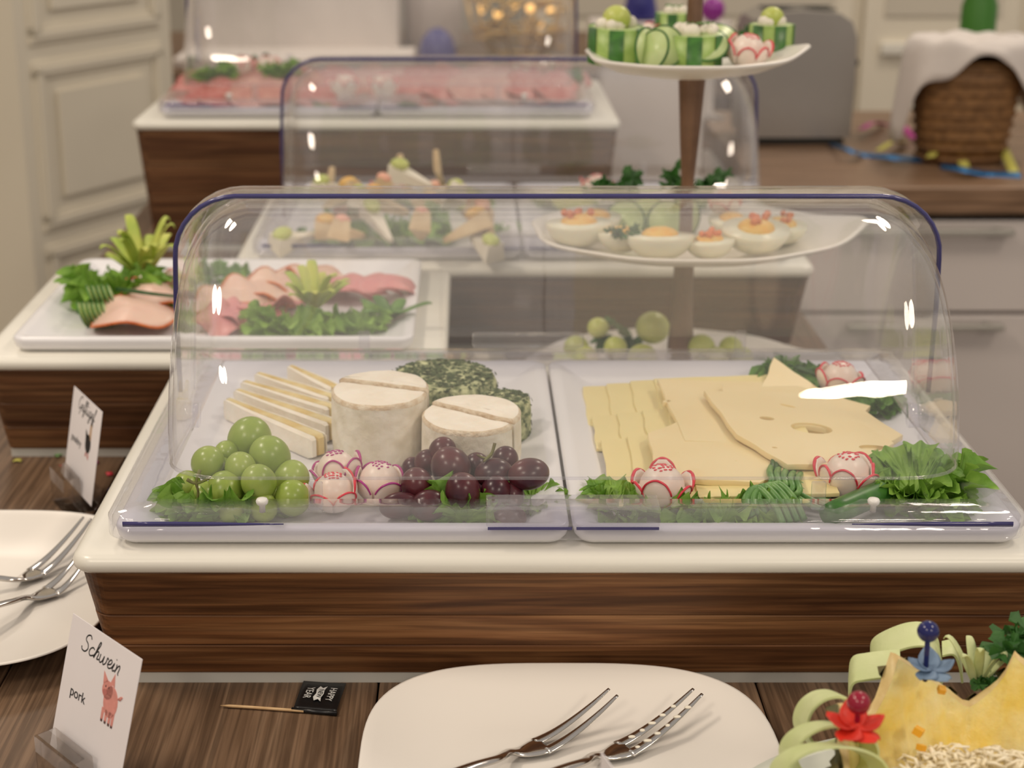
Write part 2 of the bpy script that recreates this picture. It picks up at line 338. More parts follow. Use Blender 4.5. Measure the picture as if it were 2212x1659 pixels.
def fill2d(outer, holes, th, name, m, parent=None, bev=0.0):
    cu = bpy.data.curves.new('c', 'CURVE'); cu.dimensions = '2D'; cu.fill_mode = 'BOTH'; cu.extrude = th / 2
    cu.bevel_depth = bev; cu.bevel_resolution = 1
    for pts in [outer] + holes:
        s_ = cu.splines.new('POLY'); s_.points.add(len(pts) - 1); s_.use_cyclic_u = True
        for k, p in enumerate(pts): s_.points[k].co = (p[0], p[1], 0, 1)
    ob = bpy.data.objects.new('c', cu); me = bpy.data.meshes.new_from_object(ob); bpy.data.objects.remove(ob)
    me.name = name; me.materials.clear(); me.materials.append(m)
    o = bpy.data.objects.new(name, me); col.objects.link(o); o.parent = parent
    return o
def text(s_, size, name, m, parent, loc, rot=(0, 0, 0), th=0.0001, shear=0.0, sx=1.0, bold=0.0):
    cu = bpy.data.curves.new('t', 'FONT'); cu.body = s_; cu.size = size; cu.extrude = th; cu.align_x = 'CENTER'; cu.align_y = 'CENTER'; cu.shear = shear
    cu.offset = bold
    ob = bpy.data.objects.new('t', cu); me = bpy.data.meshes.new_from_object(ob); bpy.data.objects.remove(ob)
    me.name = name; me.materials.clear(); me.materials.append(m)
    o = bpy.data.objects.new(name, me); col.objects.link(o); o.parent = parent; o.location = loc; o.rotation_euler = rot; o.scale = (sx, 1, 1)
    return o

def tag(o, label, cat, group=None, kind=None):
    o['label'] = label; o['category'] = cat
    if group: o['group'] = group
    if kind: o['kind'] = kind
    return o
def thing(name, label, cat, loc=(0, 0, 0), rz=0.0, group=None, rot=None):
    o = bpy.data.objects.new(name, None); o.empty_display_size = 0.02; col.objects.link(o)
    o.location = loc; o.rotation_euler = rot if rot else (0, 0, rz)
    return tag(o, label, cat, group)
def struct(o): o['kind'] = 'structure'; return o
def copy_thing(o, loc, rz=None, label=None, scale=None):
    def cp(s_, par):
        c = s_.copy(); col.objects.link(c); c.parent = par
        for ch in s_.children: cp(ch, c)
        return c
    r = cp(o, None); r.location = loc
    if rz is not None: r.rotation_euler.z = rz
    if label: r['label'] = label
    if scale: r.scale = (scale,) * 3
    return r
rnd = random.Random(11)

# ------------------------------------------------------------------ room
ZF = -0.75
fl = struct(box(0.6, 2.6, ZF - 0.02, 7.2, 8.8, 0.04).build('floor', M['floor'], smooth=False))
for k in range(24):
    box(-2.85 + 0.3 * k, 2.6, ZF + 0.001, 0.294, 8.6, 0.006).build('plank', M['floor'], fl, smooth=False)
wb = struct(box(0.6, 6.1, 0.6, 7.2, 0.1, 2.7).build('wall_back', M['wall'], smooth=False))
struct(box(0.6, 6.03, ZF + 0.08, 7.1, 0.03, 0.14).build('baseboard_back', M['black'], smooth=False))
# plain wall far left, and a panelled wall end on the left, running away to the right
struct(box(-2.98, 2.6, 0.6, 0.1, 8.8, 2.7).build('wall_left', M['wall'], smooth=False))
wl = bpy.data.objects.new('wall_middle', None); col.objects.link(wl); struct(wl)
p0 = PY(62, 430, 2.75); wl.location = (p0.x, p0.y, 0); wl.rotation_euler = (0, 0, math.atan2(1.054, .592))
Lw = 0.40
box(Lw / 2, 0.06, 0.55, Lw, 0.12, 2.6).build('wall_core', M['panel'], wl, smooth=False)
def moulding(x0, x1, z0, z1):
    mb = MB()
    for (w_, d_) in ((0.028, 0.005), (0.012, 0.009)):
        for (cx, cz, sx, sz) in (((x0 + x1) / 2, z0, x1 - x0 + w_, w_), ((x0 + x1) / 2, z1, x1 - x0 + w_, w_), (x0, (z0 + z1) / 2, w_, z1 - z0), (x1, (z0 + z1) / 2, w_, z1 - z0)):
            box(cx, -d_ / 2, cz, sx, d_, sz, mb=mb)
    mb.build('panel_moulding', M['panel'], wl, smooth=False)
    box((x0 + x1) / 2, -0.004, (z0 + z1) / 2, x1 - x0 - 0.08, 0.008, z1 - z0 - 0.08).build('panel', M['panel'], wl, smooth=False)
for (x0, x1) in ((0.045, 0.355),):
    moulding(x0, x1, -0.150, 0.112); moulding(x0, x1, 0.170, 1.3); moulding(x0, x1, -0.66, -0.205)

# cabinet run on the right with wooden worktop
cab = thing('drawer_cabinet', 'pinkish white drawer cabinet under the wooden worktop on the right', 'cabinet', (0.9, 2.21, ZF))
zt = 0.033; cx0, cx1 = -0.49, 1.2
box((cx0 + cx1) / 2, 0.32, 0.375, cx1 - cx0, 0.6, 0.69).build('body', M['cabinet'], cab, smooth=False)
zs = [(-0.146, -0.016), (-0.46, -0.152), (-0.70, -0.466)]
for x0, x1 in ((cx0, 0.33), (0.334, 1.2)):
    for i, (z0, z1) in enumerate(zs):
        d = rbox((x0 + x1) / 2, 0.01, (z0 + z1) / 2 - ZF, x1 - x0 - 0.002, 0.018, z1 - z0, 0.0015).build('drawer', M['cabinet'], cab, smooth=False)
        hx = (P(2172, 475, -0.02).x - 0.9) - 0.11 if x0 == cx0 else (x0 + x1) / 2
        hz = z1 - 0.012 - ZF
        mb = rbox(hx, -0.018, hz, 0.22, 0.012, 0.009, 0.002)
        box(hx - 0.09, -0.006, hz, 0.01, 0.018, 0.007, mb=mb); box(hx + 0.09, -0.006, hz, 0.01, 0.018, 0.007, mb=mb)
        mb.build('drawer_handle', M['handle'], d, smooth=False)
wt = thing('worktop', 'brown wooden worktop of the cabinet behind the buffet on the right', 'worktop', (0.9, 2.2, 0))
for k, (a, b) in enumerate(((0, .21), (.212, .43), (.432, .66))):
    rbox((cx0 + cx1) / 2, (a + b) / 2, zt - 0.019, cx1 - cx0 + 0.02, b - a, 0.038, 0.002).build('board', M['counter'], wt, smooth=False)

# ------------------------------------------------------------------ buffet table
tb = thing('buffet_table', 'long buffet table with dark brown wood-grain top under all the platters', 'table', (0, 1.3, ZF))
ed = [-0.45, -0.283, -0.054, 0.175, 0.362]
for a, b in zip(ed[:-1], ed[1:]):
    rbox((a + b) / 2, 0.17, -ZF - 0.018, b - a - 0.0012, 2.42, 0.036, 0.0012).build('plank', M['tabletop'], tb, smooth=False)
rbox(-0.044, 0.17, -ZF - 0.065, 0.74, 2.34, 0.05, 0.004).build('apron', M['walnut_dark'], tb, smooth=False)
for x in (-0.39, 0.30):
    for y in (-0.95, 1.28):
        rlayers(0.03, 0.03, 0.006, [(0.008, 0), (0, 0.6), (0, -ZF - 0.09)], cx=x, cy=y).build('leg', M['walnut_dark'], tb, smooth=False)

# ------------------------------------------------------------------ risers
def riser(x, y0, wx, dy, top, label, m=None):
    """wooden display riser: x centre, front edge y0"""
    m = m or M['walnut']; cy = y0 + dy / 2
    t = thing('display_riser', label, 'riser', (x, cy, 0), 0, 'wooden display risers')
    hw, hd = wx / 2, dy / 2; th = 0.011
    rlayers(hw, hd, 0.014, [(0.003, top - th), (0.0006, top - th + 0.002), (0, top - th / 2), (0.0012, top - 0.002), (0.0045, top)], 8).build('top_slab', M['slab'], t)
    z1 = top - th; z0 = 0.0075; hh = z1 - z0
    cuts = [(0, .28), (.283, .58), (.583, 1)] if hh < .12 else [(0, .2), (.203, .42), (.423, .7), (.703, 1)]
    for a, b in cuts:
        ia = 0.017 - 0.014 * a; ib = 0.017 - 0.014 * b
        o = rlayers(hw, hd, 0.022, [(ia + .0006, z0 + a * hh), (ia, z0 + a * hh + .0006), (ib, z0 + b * hh - .0006), (ib + .0006, z0 + b * hh)], 8)
        o.build('board', m, t, smooth=False)
    rlayers(hw, hd, 0.012, [(0.0185, 0), (0.0185, z0 + .0005)], 6).build('plinth', M['plinth'], t, smooth=False)
    return t
RZ = 0.091
riser(0.0575, 0.8635, 0.578, 0.366, RZ, 'long walnut riser nearest the camera carrying the cheese trays')
riser(-0.206, 1.245, 0.380, 0.289, RZ, 'walnut riser at left carrying the uncovered poultry platter', M['walnut_dark'])
riser(0.054, 1.537, 0.570, 0.366, RZ, 'walnut riser in the middle row carrying the covered canape trays', M['walnut_dark'])
riser(-0.110, 1.958, 0.590, 0.366, 0.163, 'tall walnut riser at the back left carrying the cold cuts', M['walnut_dark'])

# ------------------------------------------------------------------ trays
def tray(cx, y0, wx, dy, z, label, h=0.013):
    t = rlayers(wx / 2, dy / 2, 0.013, [(0.013, 0), (0.013, 0.0013), (0.0085, 0.0015), (0.004, 0.0023), (0.0012, 0.0055), (0, h - 0.0025), (0.0006, h - 0.0006), (0.002, h), (0.0075, h), (0.010, h - 0.0008), (0.026, 0.0048), (0.032, 0.004)], 8)
    o = t.build('serving_tray', M['tray']); o.location = (cx, y0 + dy / 2, z)
    return tag(o, label, 'tray', 'white rectangular serving trays')
tray(-0.0738, 0.8765, 0.2675, 0.325, RZ, 'white tray under the camembert and grapes')
tray(0.1938, 0.8765, 0.2640, 0.325, RZ, 'white tray under the sliced yellow cheese')
tray(-0.206, 1.257, 0.325, 0.265, RZ, 'white uncovered tray under the poultry ham and green leaves')
tray(-0.078, 1.559, 0.2615, 0.325, RZ, 'white tray under the mixed canapes in the middle row')
tray(0.186, 1.559, 0.2615, 0.325, RZ, 'white tray beside the canape tray behind the egg plate')
tray(-0.242, 1.978, 0.2615, 0.325, 0.163, 'left white tray of the cold cuts on the tall riser')
tray(0.022, 1.978, 0.2615, 0.325, 0.163, 'right white tray of the cold cuts on the tall riser')
TZ = RZ + 0.0045          # food level on the low risers

# ------------------------------------------------------------------ roll-top covers
def cover(cx, y0, z, label, hw=0.2655, dy=0.331):
    """z = top of the riser"""
    cy = y0 + dy / 2; zr = z + 0.013
    t = thing('roll_top_cover', label, 'cover', (cx, cy, zr), 0, 'clear roll-top covers')
    hd = dy / 2
    # frame: skirt over the tray rim plus flat ledge with an opening
    fr = MB(); R_ = []
    for i, zz in ((0.0, -0.006), (0.0, 0.0055), (0.0015, 0.008), (0.004, 0.009), (0.026, 0.009), (0.028, 0.007), (0.026, 0.0065), (0.004, 0.0065), (0.0022, 0.004), (0.0022, -0.006)):
        R_.append([(x, y, zz) for x, y in rrect(hw - i, hd - i, max(0.014 - i, 0.003), 6)])
    loft(R_, closed=True, mb=fr); fr.build('frame', M['clearedge'], t)
    # violet looking cut edges of the plastic on the frame
    for sx in (-1, 1):
        e = MB()
        L_ = [(sx * 0.165, -hd - 0.0002, 0.0040), (sx * (hw - 0.011), -hd - 0.0002, 0.0040)]
        tube([Vector(L_[0]).lerp(Vector(L_[1]), q / 6) for q in range(7)], lambda q: (0.0007, 0.0017 * min(1, .15 + 1.5 * q)), 6, e)
        e.build('frame_edge', M['blueedge'], t)
    def shell(hx, R, f0, f1, th=0.0022, rf=0.042, name='shell', nphi=26):
        prof = [(-hx, 0.02)]
        prof += [(-hx + 0.002 * q, 0.02 + (R - rf - 0.02) * q) for q in (0.33, 0.66)]
        for i in range(9): a = PI - PI / 2 * i / 8; prof.append((-hx + 0.003 + rf + rf * math.cos(a), R - rf + rf * math.sin(a)))
        full = prof + [(-x, r) for x, r in reversed(prof)]
        a_ = []; b_ = []
        for k in range(nphi + 1):
            ph = math.radians(f0 + (f1 - f0) * k / nphi); ra = []; rb = []
            for x, r in full:
                ra.append(Vector((x, -r * math.cos(ph), 0.010 + r * math.sin(ph))))
                r2 = max(r - th * (0.3 + 0.7 * min(1, (r / R))), 0.012); x2 = x - math.copysign(th if abs(x) > hx - rf else 0, x)
                rb.append(Vector((x2, -r2 * math.cos(ph), 0.010 + r2 * math.sin(ph))))
            a_.append(ra); b_.append(rb)
        mb = MB(); n = len(full)
        for g, flip in ((a_, False), (b_, True)):
            vs_ = [p for r in g for p in r]; fs = []
            for k in range(nphi):
                for i in range(n - 1):
                    q = (k * n + i, k * n + i + 1, (k + 1) * n + i + 1, (k + 1) * n + i); fs.append(q[::-1] if flip else q)
            mb.add(vs_, fs)
        mb.build(name, M['clear'], t)
        return a_, b_
    a, b = shell(0.2430, 0.1500, 6, 100, name='front_shell')
    a2, b2 = shell(0.2520, 0.1560, 86, 176, name='rear_shell')
    # violet rim where the rear shell ends
    rim = MB(); path = [(p + q) / 2 for p, q in zip(a2[0], b2[0])]
    tube(path, lambda q: (0.0017, 0.0017), 6, rim, up=(0, 1, 0.05)); rim.build('shell_rim', M['blueedge'], t)
    rim2 = MB(); path = [(p + q) / 2 for p, q in zip(a[-1], b[-1])]
    tube(path, 0.0009, 6, rim2, up=(0, 1, 0.05)); rim2.build('shell_lip', M['clearedge'], t)
    bl = MB(); tube([(p + q) / 2 for p, q in zip(a[0], b[0])], 0.0011, 6, bl, up=(0, 1, .05)); bl.build('shell_foot', M['clearedge'], t)
    # handles
    h = rbox(0.003, -hd + 0.010, 0.0135, 0.101, 0.018, 0.003, 0.001); rbox(0.003, -hd + 0.0005, 0.0085, 0.101, 0.002, 0.0125, 0.0009, mb=h)
    h.build('front_handle', M['clearedge'], t, smooth=False)
    he = MB(); box(-0.022, -hd - 0.0008, 0.0015, 0.049, 0.0012, 0.0014, mb=he); box(0.029, -hd - 0.0008, 0.0015, 0.048, 0.0012, 0.0014, mb=he); he.build('handle_edge', M['blueedge'], t, smooth=False)
    rbox(-0.012, hd - 0.008, 0.017, 0.085, 0.014, 0.010, 0.002).build('rear_handle', M['clearedge'], t, smooth=False)
    for x in (-0.178, 0.1785):
        g = lathe([(0.0018, 0.0085), (0.0018, 0.0125), (0.0033, 0.0138), (0.0037, 0.0155), (0.0030, 0.0168), (0.0012, 0.0172)], 18, (x, -hd + 0.0075, 0)); g.build('peg', M['peg'], t)
    for x, y in ((-0.147, -1), (0.147, -1), (-0.137, 1), (0.150, 1)):
        rbox(x, y * (hd - 0.012), 0.017, 0.0085, 0.005, 0.017, 0.001).build('clip', M['clearedge'], t, smooth=False)
    for s_ in (-1, 1):
        g = MB(); 
        for (x, r) in ((0.012, 0.0085),):
            pts = [(s_ * (hw - 0.030 + q), 0, 0.012) for q in (0, 0.006, 0.010, 0.012)]
            tube(pts, lambda q: 0.0085 if q < .9 else 0.006, 14, g)
        g.build('pivot_knob', M['clearedge'], t)
    return t
cover(0.0582, 0.8735, RZ, 'clear roll-top cover over the camembert and sliced cheese, nearest the camera', hw=0.2695)
cover(0.054, 1.555, RZ, 'clear roll-top cover over the canapes in the middle row')
cover(-0.110, 1.974, 0.163, 'clear roll-top cover over the cold cuts on the tall back riser')

# ------------------------------------------------------------------ garnish builders
def lettuce(loc, r, n, label, m='lettuce', seed=0, h=0.6, na=84, nr=10, group=None, squash=1.0):
    """curly lettuce: fan-shaped leaves rising from the middle, edges ruffled both up-down and sideways"""
    t = thing('lettuce_garnish', label, 'lettuce', loc, 0, group); rg = random.Random(seed); n = n + 3
    for k in range(n):
        a0 = 2 * PI * k / n + rg.uniform(-.25, .25); off = r * rg.uniform(.05, .45); L_ = r * rg.uniform(.55, .80)
        el = min(1.25, rg.uniform(.30, 1.0) * (.45 + .55 * h)); p1, p2, p3 = (rg.uniform(0, 6.3) for _ in range(3)); A = rg.uniform(.16, .24); curl = rg.uniform(.25, .6)
        ca, sa, ce, se = math.cos(a0), math.sin(a0), math.cos(el), math.sin(el); vs_ = []
        for i in range(nr + 1):
            q = .08 + .92 * i / nr
            for j in range(na + 1):
                th = -1.5 + 3.0 * j / na; fr = q ** 2.6
                rr = q * (1 + .05 * math.sin(4.3 * th + p2)) * (1 + (.045 * math.sin(27 * th + p1) if i == nr else 0))
                n_ = A * fr * (math.sin(10 * th + p1) + .60 * math.sin(19 * th + p2)) + .30 * A * fr * math.sin(37 * th + p3) - curl * q * q * .45
                tg = .075 * fr * math.cos(10 * th + p1) + .045 * fr * math.cos(19 * th + p2)
                x = rr * math.cos(th) * (1 - .10 * fr) ; y = rr * math.sin(th) * .85 + tg
                X = x * ce - n_ * se; Z = x * se + n_ * ce
                X, Y, Z = X * L_, y * L_, Z * L_ * 1.0
                wx = off * ca + X * ca - Y * sa; wy = (off * sa + X * sa + Y * ca) * squash
                vs_.append((wx, wy, max(Z, 0.0005 + .0005 * (k % 4) + .0009 * (1 + math.sin(8 * th + p1)) * fr)))
        W_ = na + 1; fs = [(i * W_ + j, i * W_ + j + 1, (i + 1) * W_ + j + 1, (i + 1) * W_ + j) for i in range(nr) for j in range(na)]
        mb = MB(); mb.add(vs_, fs); mb.build('leaf', M[m], t)
    return t

def blade_fan(loc, n, length, label, m='endive', seed=0, up=0.9, width=0.006, cat='leaf fan', name='leek_fan', spread=2 * PI, a_off=0.0):
    t = thing(name, label, cat, loc); rg = random.Random(seed)
    for k in range(n):
        a = a_off + spread * k / n + rg.uniform(-.2, .2); L_ = length * rg.uniform(.7, 1.1); u = up * rg.uniform(.55, 1.15)
        dx, dy = math.cos(a), math.sin(a)
        def fn(s_, v, dx=dx, dy=dy, L_=L_, u=u):
            rr = L_ * (math.sin(s_ * 1.35) * (1.15 - u * .6)) ; z = L_ * u * math.sin(s_ * 2.0) * .85 + 0.002
            w_ = width * (math.sin(PI * min(1, .18 + s_ * .82)) ** .8 + .03) * (v - .5) * 2
            return (dx * rr - dy * w_, dy * rr + dx * w_, z - abs(v - .5) * width * .8 * (1 - s_) + .0015)
        sheet(fn, 9, 4, .0006).build('blade', M[m], t)
    return t

def radish(loc, r, label, seed=0, red='radish_red', n=6, rz=0.0, tilt=0.0, cat='radish', group='carved radish flowers'):
    t = thing('radish_flower', label, cat, loc, 0, group, rot=(tilt, tilt * .4, rz)); rg = random.Random(seed)
    b = MB(); ell((0, 0, r * .80), r * .76, r * .76, r * .80, 24, 14, mb=b); b.build('bulb', M['radish'], t)
    # checker of skin left on the crown
    s_ = MB()
    for i in range(-2, 3):
        for j in range(-2, 3):
            if rg.random() < .12 or i * i + j * j > 6: continue
            x, y = i * r * .145 + rg.uniform(-.02, .02) * r, j * r * .145; z = .80 + .805 * math.sqrt(max(0, 1 - (x * x + y * y) / (.58 * r * r)))
            ell((x, y, z * r - r * .01), r * rg.uniform(.055, .09), r * rg.uniform(.04, .07), r * .03, 6, 5, mb=s_)
    s_.build('skin', M[red], t)
    for k in range(n):
        a = 2 * PI * k / n + rg.uniform(-.12, .12); hgt = rg.uniform(1.15, 1.60); wd = rg.uniform(.50, .66); open_ = rg.uniform(.04, .34)
        def S(v, s2, a=a, hgt=hgt, wd=wd, open_=open_, extra=0.0):
            el = -.95 + hgt * s2            # elevation along petal
            half = wd * math.sqrt(max(0.0, 1 - (max(0, s2 - .45) / .55) ** 2)) if s2 > .45 else wd
            az = a + half * (v - .5) * 2 * .92; R = r * (.84 + open_ * s2 * s2 + extra)
            return Vector((R * math.cos(el) * math.cos(az), R * math.cos(el) * math.sin(az), r * .84 + R * math.sin(el) * .98))
        p = sheet(lambda u, v: S(v, u * .98), 8, 6, r * .085).build('petal', M['radish'], t)
        edge = [S(v_, s2_, extra=.045) for v_, s2_ in [(0, .62), (0, .72), (0, .82), (0, .9), (.12, .965), (.5, .985), (.88, .965), (1, .9), (1, .82), (1, .72), (1, .62)]]
        tube(smooth_path(edge, 2), lambda q: (r * .060 * math.sin(PI * min(1, max(0.02, q))) ** .6 + .00005, r * .035), 6).build('petal_skin', M[red], p)
    return t

def knot_bundle(pts, r, n, label, m='chive', name='chive_bundle', cat='chives', spread=1.0):
    base = Vector(pts[0]); t = thing(name, label, cat, base)
    for k in range(n):
        off = Vector((0, (k - (n - 1) / 2) * r * 1.7 * spread, abs(math.sin(k * 1.9)) * r * 1.2))
        tube(smooth_path([Vector(p) - base + off * (0.6 + .5 * math.sin(i + k)) + Vector((0, 0, r * 1.05)) for i, p in enumerate(pts)], 5), lambda q: r * (1 - .3 * q), 7).build('stalk', M[m], t)
    return t

# ------------------------------------------------------------------ left tray: grapes, radishes, camembert, herb cheese
def grapes(name, label, spec, m, base, stem_pts):
    t = thing(name, label, 'grapes', base); base = Vector(base)
    for i, (px, py, r, Y, el_) in enumerate(spec):
        c = PY(px, py, Y) - base; R = r / F * (Y * math.cos(TH) + (H - c.z - base.z) * math.sin(TH)) * 1.04
        g = MB(); rg = random.Random(i)
        rot = Euler((rg.uniform(-.5, .5), rg.uniform(-.5, .5), rg.uniform(0, 3))).to_matrix() if el_ == 1 else Euler((0, -.15, .1)).to_matrix()
        ell(c, R * (el_ if el_ != 1 else 1.0), R, R * (1.08 if el_ == 1 else .92), 24, 16, mb=g, rot=rot)
        g.build('grape', M[m], t)
    for sp in stem_pts: 
        pts = [PY(*q) - base for q in sp]; tube(smooth_path(pts, 4), lambda q: 0.0011 - .0004 * q, 6).build('stem', M['stem'], t)
    return t
grapes('green_grape_bunch', 'bunch of green grapes at the front left of the cheese tray',
       [(539, 950, 46, .968, 1), (583, 987, 43, .945, 1), (449, 1000, 35, .935, 1), (520, 1012, 33, .928, 1), (559, 1042, 37, .912, 1),
        (487, 1062, 41, .918, 1), (629, 1035, 38, .935, 1), (632, 1076, 37, .912, 1), (404, 1048, 29, .925, 1), (441, 1070, 29, .915, 1),
        (489, 980, 26, .955, 1), (569, 1096, 30, .906, 1), (590, 1071, 26, .930, 1), (540, 1090, 28, .925, 1), (500, 1105, 28, .906, 1), (600, 1030, 30, .950, 1), (480, 1020, 30, .945, 1)],
       'grape_g', P(530, 1060, TZ), [[(432, 1015, .905), (424, 1040, .903), (428, 1062, .903), (426, 1085, .903)], [(404, 1036, .902), (424, 1044, .903), (455, 1032, .905)]])
grapes('red_grape_bunch', 'bunch of dark red grapes in front of the right camembert',
       [(956, 975, 29, .950, 1), (974, 1010, 42, .932, 1), (923, 1000, 28, .950, 1), (901, 1047, 34, .922, 1), (1000, 1060, 37, .908, 1), (1066, 1022, 34, .925, 1.18),
        (1071, 1062, 32, .912, 1), (1142, 1024, 36, .918, 1.22), (1091, 994, 28, .945, 1), (862, 1092, 30, .908, 1.4), (927, 1092, 36, .906, 1.1), (892, 1013, 24, .955, 1),
        (1030, 1008, 28, .945, 1), (1106, 1070, 26, .915, 1), (1040, 1060, 28, .925, 1), (985, 1045, 30, .935, 1), (1098, 1122, 32, .905, 1.2), (950, 1070, 28, .925, 1)],
       'grape_r', P(1000, 1070, TZ), [[(1069, 957, .930), (1062, 980, .928), (1050, 990, .925), (1030, 982, .925)], [(1062, 980, .928), (1045, 997, .922)]])
c = P(737, 1060, TZ)
radish(PY(735, 1030, .945) - Vector((0, 0, .010)), .0165, 'violet-edged radish flower, hindmost beside the green grapes', 3, 'radish_violet', rz=.4, tilt=-.2)
radish(P(722, 1108, TZ) + Vector((0, 0, .001)), .0155, 'red-edged radish flower in front of the violet one', 5, 'radish_red', rz=.1)
radish(P(812, 1092, TZ) + Vector((0, .004, .001)), .0165, 'violet-edged radish flower beside the red grapes', 8, 'radish_violet', rz=.9, tilt=.15)
lettuce(P(480, 1118, TZ), .042, 8, 'curly green lettuce under the green grapes', seed=2, squash=.45, h=1.5)
lettuce(P(1010, 1122, TZ), .040, 9, 'curly green lettuce in front of the red grapes', seed=4, squash=.38, h=1.9)
lettuce(P(1150, 1092, TZ), .026, 6, 'small lettuce tuft at the right of the red grapes', seed=6, h=1.0)

def camembert(loc, rx, ry, h, label, cut, seed):
    """wheel cut in two pieces by a chord; each piece its own part, rear one a touch higher"""
    t = thing('camembert', label, 'cheese', loc, 0); rg = random.Random(seed)
    n = 60; ang, off, gap = cut; d = Vector((math.cos(ang), math.sin(ang))); nn = Vector((-d.y, d.x))
    for side, lift in ((1, .0010), (-1, -.0012)):
        pts = []
        for i in range(n):
            a = 2 * PI * i / n; p = Vector((rx * math.cos(a), ry * math.sin(a))) * (1 + .012 * noise.noise(Vector((math.cos(a) * 2, math.sin(a) * 2, seed))))
            s_ = p.dot(nn) * side - off * side - gap
            if s_ < 0: p = p - nn * side * s_
            pts.append(p)
        # spread the points collapsed on the chord
        c0 = sum((p for p in pts), Vector((0, 0))) / n
        def ring(inset, z): return [((p - c0) * (1 - inset / rx) + c0).to_3d() + Vector((0, 0, z + .0006 * noise.noise(Vector((p.x * 90, p.y * 90, z * 90 + seed))))) for p in pts]
        hh = h + lift
        loft([ring(.003, 0), ring(.0008, .002), ring(-.0003, hh * .3), ring(0, hh * .65), ring(.0004, hh - .004)], cap1=False).build('rind', M['brie_rind'], t)
        loft([ring(.0004, hh - .004), ring(.0003, hh - .002), ring(.0022, hh - .0005)], cap0=False, cap1=False).build('crust_edge', M['brie_crust'], t)
        loft([ring(.0022, hh - .0005), ring(.004, hh), ring(.012, hh + .0003), ring(.02, hh + .0001)], cap0=False).build('top_rind', M['brie_top'], t)
    return t
camembert((-.058, 1.024, TZ), .0325, .0345, .046, 'larger white camembert wheel, left of the two', (-.35, .006, .0006), 1)
camembert((.0025, .992, TZ), .0322, .034, .040, 'white camembert wheel behind the red grapes, cut in two halves', (-.62, .0, .0010), 2)

def herb(loc, r, h, label, seed):
    t = thing('herb_cheese', label, 'cheese', loc); rg = random.Random(seed)
    prof = [(r * .9, 0), (r, .003), (r * 1.0, h * .5), (r * .985, h * .78), (r * .93, h * .93), (r * .8, h), (r * .4, h * 1.01)]
    mb = MB(); lathe(prof, 48, mb=mb); mb.v = [p * (1 + .03 * noise.noise(p * 60 + Vector((seed, 0, 0)))) for p in mb.v]
    mb.build('cheese_body', M['herb'], t)
    f = MB()
    for k in range(int(950 * (r / .038) ** 2)):
        a = rg.uniform(0, 2 * PI)
        if rg.random() < .62: q = r * .96 * math.sqrt(rg.random()); p = Vector((q * math.cos(a), q * math.sin(a), h * (1.005 if q < .8 * r else 1.0 - .5 * ((q / r - .8) ** 1)) + .0003)); n_ = Vector((0, 0, 1))
        else: p = Vector((r * 1.005 * math.cos(a), r * 1.005 * math.sin(a), rg.uniform(.002, h * .9))); n_ = Vector((math.cos(a), math.sin(a), .2)).normalized()
        s_ = n_.orthogonal().normalized(); u = n_.cross(s_); th = rg.uniform(0, 6); s2 = s_ * math.cos(th) + u * math.sin(th); u2 = n_.cross(s2)
        L_ = rg.uniform(.0012, .0027); W_ = L_ * rg.uniform(.4, .8)
        f.add([p - s2 * L_, p - u2 * W_ + n_ * .0006, p + s2 * L_ + n_ * .0005, p + u2 * W_], [(0, 1, 2, 3)])
    o = f.build('herb_flakes', M['herbflake'], t, smooth=False); o['kind'] = 'stuff'
    return t
herb((-.0175, 1.090, TZ), .0385, .034, 'large round herb-crusted cheese behind the camemberts', 1)
herb((.0250, 1.052, TZ), .0185, .030, 'small herb-crusted cheese peeping out behind the right camembert', 2)

SL = [((487, 866), (690, 950), 'lowest white brie slice of the fan, nearest the grapes', .0125), ((508, 846), (716, 918), 'second brie slice from the bottom of the fan', .0115),
      ((523, 828), (716, 884), 'middle brie slice of the fan', .011), ((553, 810), (716, 862), 'second brie slice from the top of the fan', .0105), ((624, 794), (722, 842), 'topmost short brie slice leaning on the camembert', .010)]
for i, (a, b, lab, wd) in enumerate(SL):
    A = P(*a, .108); B = P(*b, .108); d = (B - A); Lg = d.length
    t = thing('brie_slice', lab, 'cheese slice', ((A + B) / 2).xy.to_3d() + Vector((0, 0, TZ + .0002)), math.atan2(d.y, d.x), 'fanned brie slices')
    def prism(y0, y1, z0, z1, tip):
        mb = MB(); R_ = []
        for q in (0, .03, .3, .6, .9, .97, 1):
            sh = tip + (1 - tip) * min(1, q * 1.4); e = .0012 if q in (0, 1) else 0
            x = -Lg / 2 + Lg * q; jit = .0005 * noise.noise(Vector((q * 6, i, z0 * 300)))
            ya, yb, za, zb = y0 * sh + e, y1 * sh - e, z0 + e, z1 - e + jit
            R_.append([(x, ya, za), (x, yb, za), (x, yb, zb), (x, ya, zb)])
        return loft(R_, mb=mb)
    hz = .0185
    prism(-wd / 2 - .001, -wd * .12, 0, hz * .76, .35).build('rind', M['brie_top'], t, smooth=False)
    prism(-wd * .12, wd / 2 - .0012, .0003, hz * .79, .35).build('paste', M['brie_paste'], t, smooth=False)
    prism(wd / 2 - .0012, wd / 2 + .0004, .0, hz * .81, .35).build('rind', M['brie_rind'], t, smooth=False)

